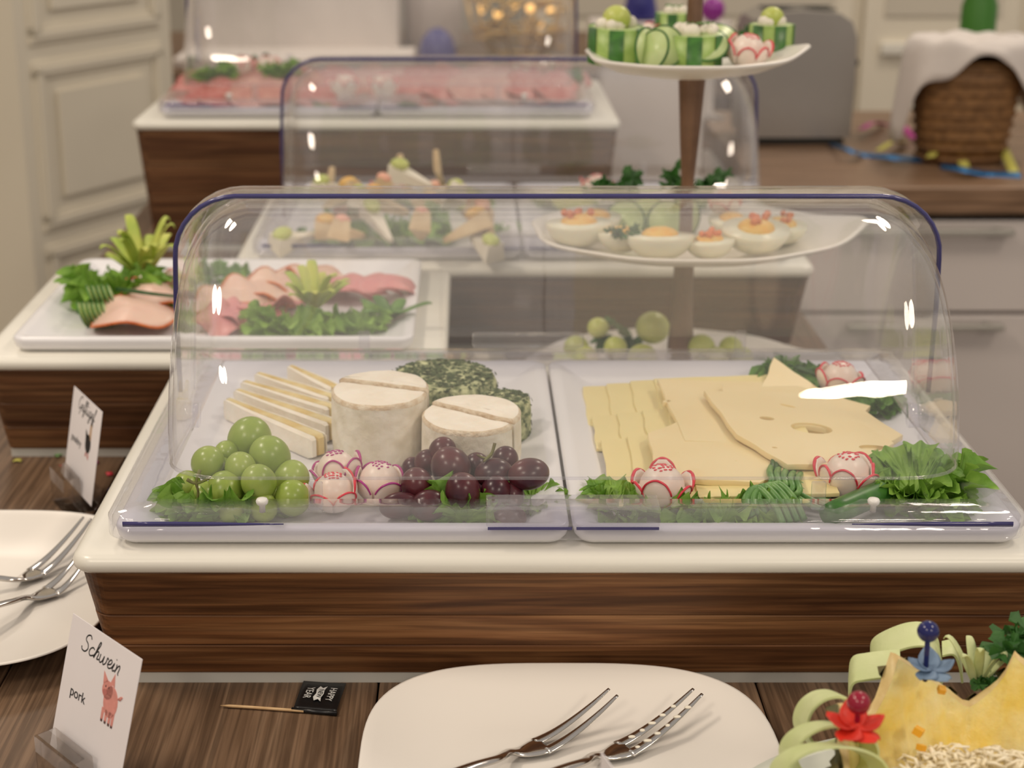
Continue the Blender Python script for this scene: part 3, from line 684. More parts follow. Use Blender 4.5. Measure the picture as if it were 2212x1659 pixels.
# ------------------------------------------------------------------ right tray: sliced cheese
def slice_poly(pts, holes, z, th, name, m, label, seed, sag=None):
    c0 = Vector((sum(p[0] for p in pts) / len(pts), sum(p[1] for p in pts) / len(pts)))
    rg = random.Random(seed); out = []
    n = len(pts)
    for i in range(n):
        a = Vector(pts[i]); b = Vector(pts[(i + 1) % n])
        for k in range(8):
            p = a.lerp(b, k / 8); nrm = Vector((b.y - a.y, a.x - b.x)).normalized()
            out.append(p + nrm * (.0007 * math.sin(k * 1.3 + i * 2 + seed) * math.sin(PI * k / 8)) - c0)
    hs = []
    for (hx, hy, ra, rb, ro) in holes:
        hs.append([Vector((hx + ra * math.cos(q) * math.cos(ro) - rb * math.sin(q) * math.sin(ro), hy + ra * math.cos(q) * math.sin(ro) + rb * math.sin(q) * math.cos(ro))) * 1.0 - c0 for q in [2 * PI * j / 18 for j in range(18)]])
    o = fill2d(out, hs, th, name, M[m], bev=.0003); o.location = (c0.x, c0.y, z)
    tag(o, label, 'cheese slice', 'sliced cheese on the right tray')
    return o
rowname = ['back row', 'middle row', 'front row']; colname = ['leftmost', 'second from left', 'third from left', 'wide uppermost']
rows = [(1.072, 1.150), (1.022, 1.082), (.920, 1.030)]
zb = TZ + .0022
for ri, (y0, y1) in enumerate(rows):
    for ci in range(4):
        x0 = .0845 + ci * .0175 + (.002 * ri); x1 = x0 + (.055 if ci < 3 else .085)
        dy = [.004, .0, -.001][ri]
        o = slice_poly([(x0, y0), (x1, y0 + .001), (x1 + .001, y1 + .003), (x0 + .0015, y1)],
                   [(x0 + .010, y0 + .012, .0011, .0007, .2)] if ri == 2 and ci != 3 else [], zb + .0022 * ci + .0013 * ri, .0021, 'cheese_slice', 'gouda',
                   f'pale yellow cheese slice, {colname[ci]} in the {rowname[ri]} of the overlapping rows', ri * 7 + ci)
        o.rotation_euler = (math.radians(1.2), math.radians(-1.5), 0)
# wide slices with holes that fan to the right
def V2(px, py, z=.109): p = P(px, py, z); return (p.x, p.y)
fan = [([V2(1640, 850), V2(1668, 793), V2(1790, 845), V2(1740, 890)], [], 0, 'upright cheese corner pointing at the back radish'),
       ([V2(1420, 832), V2(1700, 828), V2(1880, 870), V2(1800, 960), V2(1480, 960)], [(*V2(1440, 878), .0028, .0016, .3), (*V2(1752, 938), .0145, .0115, -.12), (*V2(1655, 922), .006, .0045, -.1)], 1, 'broad holed cheese slice along the back edge'),
       ([V2(1560, 850), V2(1800, 850), V2(1950, 935), V2(1880, 975), V2(1700, 950), V2(1560, 905)], [(*V2(1752, 938), .0150, .0098, -.12), (*V2(1655, 922), .006, .0045, -.1), (*V2(1830, 900), .0035, .0016, -.5), (*V2(1862, 925), .0025, .0013, -.3), (*V2(1630, 868), .004, .0012, -.3)], 2, 'large-holed cheese slice reaching farthest right'),
       ([V2(1520, 870), V2(1760, 862), V2(1930, 960), V2(1850, 1010), V2(1700, 1020), V2(1590, 960)], [(*V2(1752, 938), .0140, .0105, -.12), (*V2(1655, 922), .0052, .0040, -.1), (*V2(1700, 892), .0060, .0022, -.5), (*V2(1895, 975), .012, .006, -.1), (*V2(1672, 985), .002, .0018, 0)], 3, 'uppermost cheese slice with the biggest oval hole'),
       ([V2(1500, 905), V2(1590, 905), V2(1720, 1010), V2(1640, 1045), V2(1420, 1035), V2(1400, 945)], [(*V2(1590, 1000), .0009, .0007, 0), (*V2(1465, 985), .0011, .0006, 0)], 1.5, 'smooth cheese slice behind the knotted chives')]
for i, (pts, hl, k, lab) in enumerate(fan):
    o = slice_poly(pts, hl, TZ + .0105 + .0020 * k, .0034, 'cheese_slice', 'emmental', lab, 40 + i)
    o.rotation_euler = (math.radians(.6), math.radians([14, 2.5, 4, 3.5, 1][i]), 0) if i else (math.radians(9), math.radians(4), 0)
slice_poly([V2(1500, 905, TZ), V2(1800, 870, TZ), V2(1905, 960, TZ), V2(1820, 1000, TZ), V2(1560, 1010, TZ)], [], TZ + .005, .006, 'cheese_slice', 'brie_top', 'pale cheese slab at the bottom of the fan showing through the holes', 77)

radish(P(1430, 1104, TZ), .0185, 'red-checked radish flower in front of the sliced cheese', 21, 'radish_red', rz=.3, tilt=-.05)
radish(P(1826, 1075, TZ), .0185, 'wide-open radish flower behind the cucumber piece', 24, 'radish_red', rz=.75, n=7)
radish(P(1812, 858, TZ), .0170, 'radish flower at the back corner behind the cheese fan', 29, 'radish_red', rz=.2)
lettuce(P(1335, 1108, TZ), .032, 8, 'lettuce tuft left of the red-checked radish', seed=31, h=2.0)
lettuce(P(1560, 1126, TZ), .042, 9, 'long lettuce bed in front of the chive knot', seed=33, squash=.34, h=1.1)
lettuce(P(1975, 1080, TZ), .046, 13, 'big curly lettuce head at the right end of the cheese tray', seed=36, h=2.4)
lettuce(P(1705, 832, TZ), .034, 8, 'dark lettuce tuft left of the back radish', 'lettuce_dark', seed=38, h=1.4)
lettuce(P(1890, 885, TZ), .028, 7, 'lettuce tuft right of the back radish', 'lettuce_dark', seed=39, h=1.2)
# cucumber stick
a = P(1790, 1112, .108); b = P(1905, 1062, .108)
t = thing('cucumber_piece', 'dark green cucumber piece lying before the wide-open radish', 'cucumber', (a + b) / 2)
dv = (b - a) / 2
tube([-dv, -dv * .5, dv * .5, dv * .98, dv], lambda q: (.0085 * (1 if .02 < q < .98 else .8), .0065), 16).build('skin', M['cuc_skin'], t)
tube([dv * .97, dv * 1.02], lambda q: (.0068, .0052), 16).build('cut_face', M['cuc_flesh'], t)
# knotted chives
def cb(pl, Ys): return [PY(px, py, Y) for (px, py), Y in zip(pl, Ys)]
t0 = P(1660, 1080, TZ)
kn = thing('chive_knot', 'thick dark green chives tied in a knot in front of the cheese slices', 'chives', t0)
def stalks(pl, n, r, m, dx, dy):
    for k in range(n):
        pts = [P(px + dx * (k - n / 2), py + dy * (k - n / 2), TZ + .004 + hz) - t0 for px, py, hz in pl]
        tube(smooth_path(pts, 5), lambda q: r * (1 - .25 * q), 8).build('stalk', M[m], kn)
stalks([(1500, 1060, .002), (1560, 1065, .004), (1610, 1045, .006), (1655, 1028, .008)], 5, .0016, 'chive_dark', 2, 7)
stalks([(1655, 1110, .002), (1640, 1075, .010), (1665, 1048, .014), (1700, 1080, .010), (1722, 1125, .002)], 4, .0027, 'chive', 15, -3)
stalks([(1712, 1012, .004), (1700, 1030, .012), (1705, 1052, .012), (1690, 1065, .008)], 5, .0024, 'chive', 15, 5)
stalks([(1700, 1050, .008), (1740, 1075, .006), (1790, 1095, .003)], 4, .0024, 'chive', -2, 10)
stalks([(1680, 992, .012), (1676, 1015, .010), (1668, 1035, .008)], 2, .0019, 'chive_dark', 9, 0)
# chive twig at the back
t0b = P(1690, 770, TZ); kn = thing('chive_bundle', 'straight dark chives lying behind the back radish', 'chives', t0b)
for k in range(5):
    tube([P(1672 + 3 * k, 762 + 5 * k, TZ + .012) - t0b, P(1770, 800 + 3 * k, TZ + .008) - t0b], .0012, 6).build('stalk', M['chive_dark'], kn)

# ------------------------------------------------------------------ forks, plates
def plate(cx, cy, hw, hd, label, e=3.2):
    L_ = [(.58, 0), (.62, .0005), (.66, .004), (.80, .009), (.94, .0155), (.985, .0185), (1.0, .0195), (.998, .0205), (.985, .0205), (.94, .0178), (.80, .0118), (.66, .0068), (.55, .0060), (.3, .0058)]
    o = loft([[(x, y, z) for x, y in superell(hw * s_, hd * s_, e if s_ > .6 else e, 96)] for s_, z in L_]).build('serving_plate', M['porcelain'])
    o.location = (cx, cy, 0); return tag(o, label, 'plate', 'white squarish plates with serving forks')
plate(.0555, .7590, .1135, .1100, 'white rounded-square plate with two forks in front of the cheese riser')
plate(-.3455, .981, .1185, .121, 'white rounded-square plate with two forks at the left edge')
def fork(tipa, tipb, root, tail, label, smear=False):
    """positions are world points; tipa/tipb tine tips, root the tine fork, tail handle end"""
    base = Vector(root); t = thing('serving_fork', label, 'fork', base, 0, 'two-tined serving forks')
    d = ((Vector(tipa) + Vector(tipb)) / 2 - base); dh = Vector((d.x, d.y, 0)).normalized(); s_ = Vector((-dh.y, dh.x, 0)); up = Vector((0, 0, 1))
    if (Vector(tipa) - Vector(tipb)).dot(s_) < 0: s_ = -s_
    tl = Vector(tail) - base; th_ = Vector((tl.x, tl.y, 0)).normalized()
    path = smooth_path([th_ * .150 + up * .019, th_ * .115 + up * .0175, th_ * .080 + up * .015, th_ * .055 + up * .0118, th_ * .036 + up * .0080, -dh * .022 + up * .0035, -dh * .012 + up * .0004, dh * .002 + up * .0003], 6)
    def wd(q):
        if q < .57: return (.0058 - .0049 * q, .0013 + .0008 * q)
        if q < .72: return (.0030, .0017)
        f = (q - .72) / .28; return (.0030 + .0053 * min(1, f * 1.3) ** 1.5, .0017 - .0007 * f)
    tube(path, wd, 14).build('handle', M['steel'], t)
    for sg, tip in ((1, tipa), (-1, tipb)):
        tp = Vector(tip) - base; st = s_ * sg * .0054 - dh * .001 + up * .0003
        mid = st.lerp(tp, .5) - up * .0030
        tube(smooth_path([st, st.lerp(mid, .5) - up * .0010, mid, mid.lerp(tp, .55) - up * .0006, tp], 4), lambda q: ((.0029 * (1 - q) + .0010), .0009 - .0003 * q), 10).build('tine', M['steel'], t)
    if smear:
        for k in range(11):
            q = .10 + .07 * k; tp = Vector(tipa if k % 2 else tipb) - base
            c_ = tp * q + s_ * (.0048 if k % 2 else -.0048) * (1 - q) + up * (.0006 - .003 * math.sin(PI * q))
            ell(c_, .0018 + .0012 * (k % 3) / 2, .0015, .0009, 8, 5).build('cream_smear', M['cream'], t)
    return t
fork(P(1316, 1488, .028), P(1334, 1502, .028), P(1170, 1612, .0092), P(880, 1712, .027), 'clean serving fork, left one on the front plate')
fork(P(1498, 1488, .028), P(1517, 1499, .028), P(1350, 1618, .0092), P(1080, 1720, .027), 'serving fork smeared with cream on the front plate', True)
fork(P(180, 1117, .030), P(197, 1121, .030), P(80, 1236, .0092), P(-160, 1262, .027), 'rear serving fork on the left plate')
fork(P(186, 1174, .030), P(190, 1200, .027), P(112, 1277, .0092), P(-130, 1350, .027), 'front serving fork on the left plate')
ell(P(1392, 1533, .0075), .0050, .0022, .0012, 12, 6).build('cheese_crumb', M['cream'])
tag(bpy.data.objects['cheese_crumb'], 'pale crumb of cheese lying on the front plate by the smeared fork', 'crumb')

# ------------------------------------------------------------------ menu cards
GL = {'S': ([[(1.1, 1.7), (.8, 2.05), (.35, 1.85), (.3, 1.35), (.8, 1.0), (1.0, .5), (.7, .05), (.2, .1), (0, .45)]], 1.25), 'c': ([[(.75, .85), (.45, 1), (.12, .7), (.1, .25), (.4, 0), (.85, .25)]], .85),
      'h': ([[(0, .1), (.45, 1.5), (.48, 2.0), (.28, 1.8), (.15, 0)], [(.15, 0), (.28, .7), (.52, .95), (.66, .7), (.62, .1), (.95, .2)]], .95),
      'w': ([[(0, .9), (.08, .2), (.3, 0), (.52, .3), (.6, .9), (.66, .2), (.85, 0), (1.1, .35), (1.12, .95), (1.35, .8)]], 1.35),
      'e': ([[(0, .3), (.45, .5), (.55, .85), (.32, 1), (.1, .6), (.15, .15), (.4, 0), (.78, .25)]], .75), 'i': ([[(0, .25), (.22, .9), (.16, .2), (.3, 0), (.5, .2)], [(.3, 1.35), (.33, 1.45)]], .5),
      'n': ([[(.05, .95), (.15, .6), (.1, 0)], [(.1, 0), (.3, .75), (.52, .95), (.62, .6), (.6, .1), (.75, -.1)]], .9),
      'G': ([[(1.0, 1.75), (.7, 2.05), (.25, 1.6), (.05, .7), (.35, .05), (.8, .3), (.95, .9)], [(1.0, .95), (.85, -.3), (.75, -.8)]], 1.2),
      'f': ([[(0, .25), (.45, 1.5), (.48, 2.0), (.3, 1.8), (.18, .4), (.1, -.8), (.3, -.5), (.35, .1), (.5, .3)]], .55), 'l': ([[(0, .25), (.42, 1.6), (.42, 2), (.24, 1.7), (.15, .2), (.3, 0), (.5, .25)]], .5),
      'u': ([[(0, .85), (.06, .2), (.28, 0), (.52, .35), (.58, .95), (.58, .2), (.72, 0), (.9, .25)], [(.2, 1.35), (.22, 1.45)], [(.5, 1.35), (.52, 1.45)]], .88),
      'g': ([[(.6, .85), (.35, 1), (.1, .6), (.15, .12), (.42, .1), (.6, .8)], [(.62, .9), (.55, -.5), (.35, -.9), (.12, -.7), (.4, -.2), (.85, .25)]], .85)}
def script_word(word, xh, width, m, parent, cx, cz, r, name='lettering'):
    adv = sum(GL[ch][1] for ch in word); sx = width / adv; mb = MB(); x = -width / 2
    for ch in word:
        st, ad = GL[ch]
        for s_ in st: tube(smooth_path([(cx + x + (p[0] + .25 * p[1]) * sx, -.00022, cz + p[1] * xh) for p in s_], 4), lambda q: (r, .0001), 6, mb, up=(0, 1, 0))
        x += ad * sx
    mb.build(name, m, parent)
def card(BL, BR, lean, hgt, cut, kind, label, blabel, bx):
    d = (BR - BL); w_ = d.length; rz = math.atan2(d.y, d.x)
    t = thing('menu_card', label, 'card', BL, group=None, rot=Euler((-math.atan2(lean, hgt), 0, rz), 'XYZ'))
    Hc = math.hypot(lean, hgt)
    rbox(w_ / 2, 0, Hc / 2, w_, .0004, Hc, .0002).build('card_sheet', M['paper'], t, smooth=False)
    def flat(pts, m, name):
        o = fill2d(pts, [], .0002, name, m, t); o.rotation_euler = (PI / 2, 0, 0); o.location = (0, -.0003, 0); return o
    def el(cx, cz, a, b, ro=0, n=20): return [(cx + a * math.cos(2 * PI * k / n) * math.cos(ro) - b * math.sin(2 * PI * k / n) * math.sin(ro), cz + a * math.cos(2 * PI * k / n) * math.sin(ro) + b * math.sin(2 * PI * k / n) * math.cos(ro)) for k in range(n)]
    if kind == 'pork':
        script_word('Schwein', .0050, .040, M['ink'], t, w_ * .47, .0605, .00045)
        text('pork', .0082, 'lettering', M['ink'], t, (w_ * .26, -.0003, .0362), (PI / 2, 0, 0), .00008)
        px_, pz = w_ * .69, .0455
        pg = flat(el(px_ + .001, pz - .001, .0068, .0085), M['pig'], 'pig_body')
        flat(el(px_ - .0035, pz + .004, .0052, .0050), M['pig'], 'pig_head')
        flat([(px_ - .0085, pz + .006), (px_ - .0095, pz + .0125), (px_ - .0040, pz + .0085)], M['pig'], 'pig_ear'); flat([(px_ - .002, pz + .0085), (px_ + .001, pz + .0145), (px_ + .0025, pz + .0075)], M['pig'], 'pig_ear')
        for q in (-.0045, -.001, .0025, .0055):
            flat([(px_ + q - .0012, pz - .006), (px_ + q + .0012, pz - .006), (px_ + q + .0010, pz - .0125), (px_ + q - .0010, pz - .0125)], M['pig'], 'pig_leg')
            flat([(px_ + q - .0010, pz - .0122), (px_ + q + .0010, pz - .0122), (px_ + q + .0008, pz - .0137), (px_ + q - .0008, pz - .0137)], M['hoof'], 'pig_hoof')
        o = flat(el(px_ - .0055, pz + .0022, .0022, .0016), M['pigd'], 'pig_snout'); o.location.y = -.00045
        for q in (-.0055, -.0025):
            o = flat(el(px_ + q, pz + .0055, .0004, .0006, 0, 10), M['hoof'], 'pig_eye'); o.location.y = -.00045
        tube(smooth_path([(px_ + .0075, -.0004, pz + .003), (px_ + .0098, -.0004, pz + .005), (px_ + .0092, -.0004, pz + .0032), (px_ + .011, -.0004, pz + .0055)], 4), .0005, 6).build('pig_tail', M['pig'], t)
    else:
        script_word('Gefl' + 'ugel', .0052, .040, M['ink'], t, w_ * .50, .0610, .00050)
        text('poultry', .0080, 'lettering', M['ink'], t, (w_ * .28, -.0003, .0362), (PI / 2, 0, 0), .00008)
        px_, pz = w_ * .67, .0415
        flat(el(px_, pz, .0062, .0072), M['ink'], 'hen_body'); flat([(px_ - .0062, pz + .002), (px_ - .0075, pz + .0095), (px_ - .001, pz + .005)], M['ink'], 'hen_tail')
        flat([(px_ + .0000, pz + .004), (px_ + .0055, pz + .004), (px_ + .0055, pz + .016), (px_ + .0015, pz + .016)], M['beak'], 'hen_neck')
        flat([(px_ + .0012, pz + .015), (px_ + .0060, pz + .015), (px_ + .0048, pz + .022)], M['ink'], 'hen_head')
        flat([(px_ - .003, pz - .007), (px_ - .001, pz - .007), (px_ - .002, pz - .0105), (px_ - .0045, pz - .0105)], M['pigd'], 'hen_foot'); flat([(px_ + .001, pz - .007), (px_ + .003, pz - .007), (px_ + .004, pz - .0115), (px_ + .001, pz - .0105)], M['pigd'], 'hen_foot')
    # acrylic holder
    (cx_, cy_, sx_, sy_, rz_) = bx
    hb = thing('card_holder', blabel, 'card holder', (cx_, cy_, 0), rz_, 'clear acrylic card holders')
    rbox(0, -sy_ * .27, .0145, sx_, sy_ * .44, .029, .0006).build('front_block', M['acryl'], hb, smooth=False)
    rbox(0, sy_ * .25, .0085, sx_, sy_ * .44, .017, .0006).build('rear_block', M['acryl'], hb, smooth=False)
    rbox(0, 0, .0035, sx_, sy_ * .14, .007, .0004).build('slot_floor', M['acryl'], hb, smooth=False)
    return t
def mk(bl, br, z=.014):
    return P(*bl, z), P(*br, z)
BL, BR = Vector((-.2248, .7917, .0085)), Vector((-.1773, .739, .0085))
mid = (BL + BR) / 2; a_ = math.atan2((BR - BL).y, (BR - BL).x)
def place_card(BL, BR, lean, hgt, kind, lab, bl_, sx_=.040, sy_=.030):
    d = (BR - BL).normalized(); n_ = Vector((-d.y, d.x, 0)); k = lean / hgt * (.0165)
    BLl = BL - n_ * k; BRl = BR - n_ * k; BLl.z = BRl.z = .0135
    mid = (BLl + BRl) / 2
    return card(BLl, BRl, lean, hgt + .0165, 0, kind, lab, bl_, (mid.x - d.x * .006 + n_.x * .001, mid.y - d.y * .006 + n_.y * .001, sx_, sy_, math.atan2(d.y, d.x)))
place_card(Vector((-.2248, .7917, .03)), Vector((-.1773, .739, .03)), .0205, .0567, 'pork', 'white menu card with a pink pig reading Schwein and pork', 'clear acrylic block holding the pig card')
place_card(Vector((-.311, 1.1867, .03)), Vector((-.2765, 1.1263, .03)), .0138, .0558, 'poultry', 'white menu card with a dark hen reading Geflügel and poultry', 'clear acrylic block holding the hen card', .036, .030)
# tip of a third card in front of the plate
tp = PY(1299, 1624, .640); off = Vector((-.0305 * math.cos(-1.15), -.0305 * math.sin(-1.15), 0))
t = thing('menu_card', 'white pointed corner of a card rising at the bottom edge before the forks', 'card', (tp.x - off.x, tp.y - off.y, .0135), rot=(0, 0, -1.15))
ht = tp.z - .0135; hw_ = .0305
loft([[(x, -.0002, z), (x, .0002, z)] if False else [(x, -.0002, 0), (x, .0002, 0), (x, .0002, z), (x, -.0002, z)] for x, z in ((-hw_, ht), (hw_, ht - .012))]).build('card_sheet', M['paper'], t, smooth=False)
hb = thing('card_holder', 'clear acrylic block holding the card at the bottom edge before the forks', 'card holder', (tp.x - off.x, tp.y - off.y, 0), -1.15, 'clear acrylic card holders')
rbox(0, -.0075, .0145, .036, .0125, .029, .0006).build('front_block', M['acryl'], hb, smooth=False)
rbox(0, .0075, .0085, .036, .0125, .017, .0006).build('rear_block', M['acryl'], hb, smooth=False)
rbox(0, 0, .0035, .036, .0030, .007, .0004).build('slot_floor', M['acryl'], hb, smooth=False)

# ------------------------------------------------------------------ toothpick flag
A = P(476, 1524, .0015); B = P(634, 1533, .0015); Cc = P(726, 1541, .0015)
t = thing('party_pick', 'wooden toothpick with a small black flag lying on the table', 'toothpick flag', A)
tube([Vector((0, 0, 0)), (B - A) * .12, (B - A) * .4, (Cc - A)], lambda q: .00095 * min(1, .15 + 3.2 * q), 8).build('stick', M['pickwood'], t)
u = (Cc - B).normalized(); tl, tr = P(656, 1474, .0012), P(748, 1476, .0012)
sheet(lambda p_, q_: (B.lerp(Cc, p_) * (1 - q_) + tl.lerp(tr, p_) * q_) - A + Vector((0, 0, .0008 + .0008 * math.sin(3 * q_ + 2 * p_) * q_)), 8, 8, .0004).build('flag', M['flag'], t)
tube([B - A - u * .001, Cc - A + u * .0005], .0015, 8).build('flag_sleeve', M['flag'], t)
fa = math.atan2(u.y, u.x) - PI / 2 
cen = (B + Cc + tl + tr) / 4 - A
for s_, off, sz in (('HAPPY', .0068, .0060), ('YEAR', -.0068, .0064)):
    text(s_, sz, 'lettering', M['flagtext'], t, cen + u * off + Vector((0, 0, .0024)), (0, 0, fa), .00005, sx=.85)
bn = fill2d([(-.0085, -.0016), (-.0045, -.0030), (0, -.0022), (.0045, -.0030), (.0085, -.0016), (.0065, .0004), (.0090, .0026), (.0045, .0018), (0, .0024), (-.0045, .0018), (-.0090, .0026), (-.0065, .0004)], [], .0001, 'banner', M['flagtext'], t)
bn.location = cen + Vector((0, 0, .0023)); bn.rotation_euler = (0, 0, fa)
text('NEW', .0042, 'lettering', M['flag'], t, cen + Vector((0, 0, .00245)), (0, 0, fa), .00005)

# ------------------------------------------------------------------ pineapple bowl
PC = Vector((.245, .665, 0))
bw = thing('fruit_bowl', 'pale green shallow bowl under the carved pineapple', 'bowl', (.243, .640, 0))
lathe([(.055, 0), (.058, .002), (.085, .008), (.118, .018), (.136, .0245), (.1395, .0265), (.1385, .0280), (.130, .0262), (.10, .0165), (.06, .0105), (.02, .0095)], 96, mb=(mb_ := MB())); mb_.build('bowl_body', M['bowl'], bw)
pn = thing('pineapple', 'halved pineapple carved with zigzag edge and hollowed out', 'pineapple', (PC.x, PC.y, .0095))
n = 140; Rp = .0715
def zz(a):
    k = (math.degrees(a) - 67) / 51.43; f = abs((k - math.floor(k)) ** .60 - .5) * 2   # 1 at peaks
    return .060 + .032 * f ** 1.15
inner = []; 
def ringp(Rf, zf):
    out = []
    for i in range(n):
        a = 2 * PI * i / n; R = Rf(a); out.append((R * math.cos(a), R * math.sin(a), zf(a)))
    return out
bump = lambda a, z: .0018 * math.sin(a * 22 + (z * 300)) * math.sin(z * 260)
rings = [ringp(lambda a: Rp * .80, lambda a: 0)]
for q in (.15, .3, .45, .6, .75, .9, 1):
    rings.append(ringp(lambda a, q=q: Rp * (.86 + .14 * math.sin(min(1, q * 1.3) * PI / 2)) + bump(a, q * zz(a)), lambda a, q=q: zz(a) * q))
loft(rings, cap1=False).build('rind', M['pine_rind'], pn)
loft([ringp(lambda a: Rp + bump(a, zz(a)), zz), ringp(lambda a: Rp * .965, lambda a: zz(a) + .0008), ringp(lambda a: Rp * .935, lambda a: zz(a) - .001)], cap0=False, cap1=False).build('pale_edge', M['pine_core'], pn)
fl_ = loft([ringp(lambda a: Rp * .935, lambda a: zz(a) - .001)] + [ringp(lambda a, q=q: Rp * (.935 - .16 * q - .05 * q * q) + .0012 * math.sin(a * 31 + q * 5), lambda a, q=q: (zz(a) - .001) * (1 - q) + .030 * q) for q in (.2, .4, .6, .8, 1)], cap0=False); fl_.build('flesh', M['pine'], pn)
sb = MB()
for ridge in range(3):
    for i in range(30):
        a = 2 * PI * (i + .5 * (ridge % 2)) / 30; R = Rp + .0005; z = .016 + ridge * .017
        c_ = Vector((R * math.cos(a), R * math.sin(a), z)); o_ = Vector((math.cos(a), math.sin(a), 0)); s_ = Vector((-math.sin(a), math.cos(a), 0))
        if z < zz(a) - .006: sb.add([c_ - s_ * .006, c_ + Vector((0, 0, -.006)), c_ + s_ * .006, c_ + Vector((0, 0, .006)), c_ + o_ * .0035], [(0, 1, 4), (1, 2, 4), (2, 3, 4), (3, 0, 4)])
        
for i in range(36):
    a = 2 * PI * i / 36; R = Rp + .001; z = zz(a) - .002; c_ = Vector((R * math.cos(a), R * math.sin(a), z)); o_ = Vector((math.cos(a), math.sin(a), .1)); s_ = Vector((-math.sin(a), math.cos(a), 0))
    sb.add([c_ - s_ * .0045, c_ + Vector((0, 0, -.005)), c_ + s_ * .0045, c_ + Vector((0, 0, .004)), c_ + o_ * .0060], [(0, 1, 4), (1, 2, 4), (2, 3, 4), (3, 0, 4)])
o = sb.build('rind_eyes', M['pine_rind'], pn, smooth=False); o['kind'] = 'stuff'
rg = random.Random(5)
gr = MB()
for k in range(520):
    a = rg.uniform(0, 6.28); q = Rp * .74 * math.sqrt(rg.random()); z = .042 + .020 * (1 - (q / (Rp * .75)) ** 2) + rg.uniform(-.004, .005)
    p = Vector((q * math.cos(a), q * math.sin(a) - .004, z)); th = rg.uniform(0, 6.28); L_ = rg.uniform(.005, .012)
    d = Vector((math.cos(th), math.sin(th), rg.uniform(-.3, .5))) * L_; s_ = Vector((-d.y, d.x, 0)) * rg.uniform(-.4, .4)
    tube([p - d / 2, p - d * .1 + s_ * .5 + Vector((0, 0, .0015)), p + d / 2], lambda t_: (.0011, .0005), 5, gr)
o = gr.build('grated_cheese', M['grated']); o.location = pn.location; tag(o, 'shredded pale cheese salad filling the pineapple', 'cheese salad', None, 'stuff')
ell((0, 0, .032), Rp * .75, Rp * .75, .016, 24, 10).build('salad_bed', M['grated'], o, smooth=True)
for i, (px, py, s_) in enumerate(((2034, 1490, .0035), (1984, 1580, .0045), (1990, 1615, .0035), (2170, 1640, .003))):
    Y = [.727, .700, .690, .69][i]; q = PY(px, py, Y); box(0, 0, 0, s_, s_, s_ * .8).build('mango_dice', M['carrot'], None, smooth=False)
    d_ = bpy.data.objects[-1] if False else None
for i, o in enumerate([o for o in bpy.data.objects if o.name.startswith('mango_dice')]):
    px, py, s_ = ((2034, 1490, .0035), (1984, 1580, .0045), (1990, 1615, .0035), (2170, 1640, .003))[i]
    o.location = PY(px, py, [.7120, .704, .698, .70][i]); o.rotation_euler = (.3, .2, i)
    tag(o, ['orange mango dice high on the pineapple wall under the blue pick', 'larger orange mango dice on the left pineapple wall', 'orange mango dice below the larger one in the pineapple', 'orange mango dice at the right in the pineapple salad'][i], 'fruit dice', 'orange dice in the pineapple')
# leek ribbons
def loop(pts, wv, label, z0=0):
    b0 = Vector(pts[0]); t = thing('leek_ribbon', label, 'leek ribbon', b0)
    strip(smooth_path([Vector(p) - b0 for p in pts], 9), Vector(wv) * .8, .0012).build('ribbon', M['leek'], t, smooth=False)
def lp(cx, cy, Y, rx, rz, a0, a1, n=10): 
    c_ = PY(cx, cy, Y); return [c_ + Vector((rx * math.cos(a0 + (a1 - a0) * k / n), 0, rz * math.sin(a0 + (a1 - a0) * k / n))) for k in range(n + 1)]
loop(lp(1790, 1558, .700, .0135, .0150, -1.4, 4.3), (-.004, .021, -.007), 'leek ribbon loop right behind the red pick ball')
loop(lp(1790, 1625, .672, .019, .0150, -1.0, 4.2), (-.006, .019, -.008), 'leek ribbon loop at the left of the red flower')
loop(lp(1790, 1672, .650, .023, .0150, -.4, 4.0), (-.006, .018, -.008), 'lowest leek ribbon loop on the bowl rim')
loop([PY(1835, 1530, .752), PY(1835, 1490, .754), PY(1842, 1450, .752), PY(1875, 1440, .750), PY(1945, 1432, .748)], (.006, .028, .004), 'broad pale leek ribbon bent left of the pineapple point')
loop([PY(1885, 1440, .772), PY(1888, 1410, .772), PY(1915, 1390, .770), PY(1965, 1372, .768), PY(2005, 1375, .768), PY(2030, 1410, .770), PY(2030, 1450, .772)], (.004, .026, .004), 'arched leek ribbon behind the blue pick')
loop([PY(2035, 1402, .770), PY(2060, 1400, .770), PY(2072, 1425, .770), PY(2078, 1460, .770)], (.004, .016, .002), 'narrow leek ribbon right of the blue pick')
blade_fan(PY(2108, 1500, .752), 7, .030, 'spray of cut pale leek strips between the pineapple points', 'leek', 3, 1.1, .0025)
# parsley
def parsley(loc, r, n, label, seed, m='parsley', h=.6):
    t = thing('parsley_sprig', label, 'parsley', loc); rg = random.Random(seed)
    for k in range(n):
        a = rg.uniform(0, 6.28); d_ = Vector((math.cos(a), math.sin(a) * .7, rg.uniform(.2, 1) * h)) * r * rg.uniform(.35, .9); rl = r * rg.uniform(.35, .55)
        R_ = Euler((rg.uniform(-.9, .9), rg.uniform(-.9, .9), rg.uniform(0, 6))).to_matrix()
        N_ = 30; vs_ = [R_ @ Vector((0, 0, 0)) + d_]
        for i in range(N_):
            th = 2 * PI * i / N_; rr = rl * (.62 + .25 * abs(math.sin(th * 2.5)) + .13 * (i % 2))
            vs_.append(R_ @ Vector((rr * math.cos(th), rr * math.sin(th), rl * .25 * math.sin(5 * th))) + d_)
        zmin = min(v.z for v in vs_); 
        if zmin < 0: vs_ = [v - Vector((0, 0, zmin)) for v in vs_]
        mb = MB(); mb.add(vs_, [(0, i + 1, (i + 1) % N_ + 1) for i in range(N_)]); mb.build('leaflet', M[m], t, smooth=False)
    return t
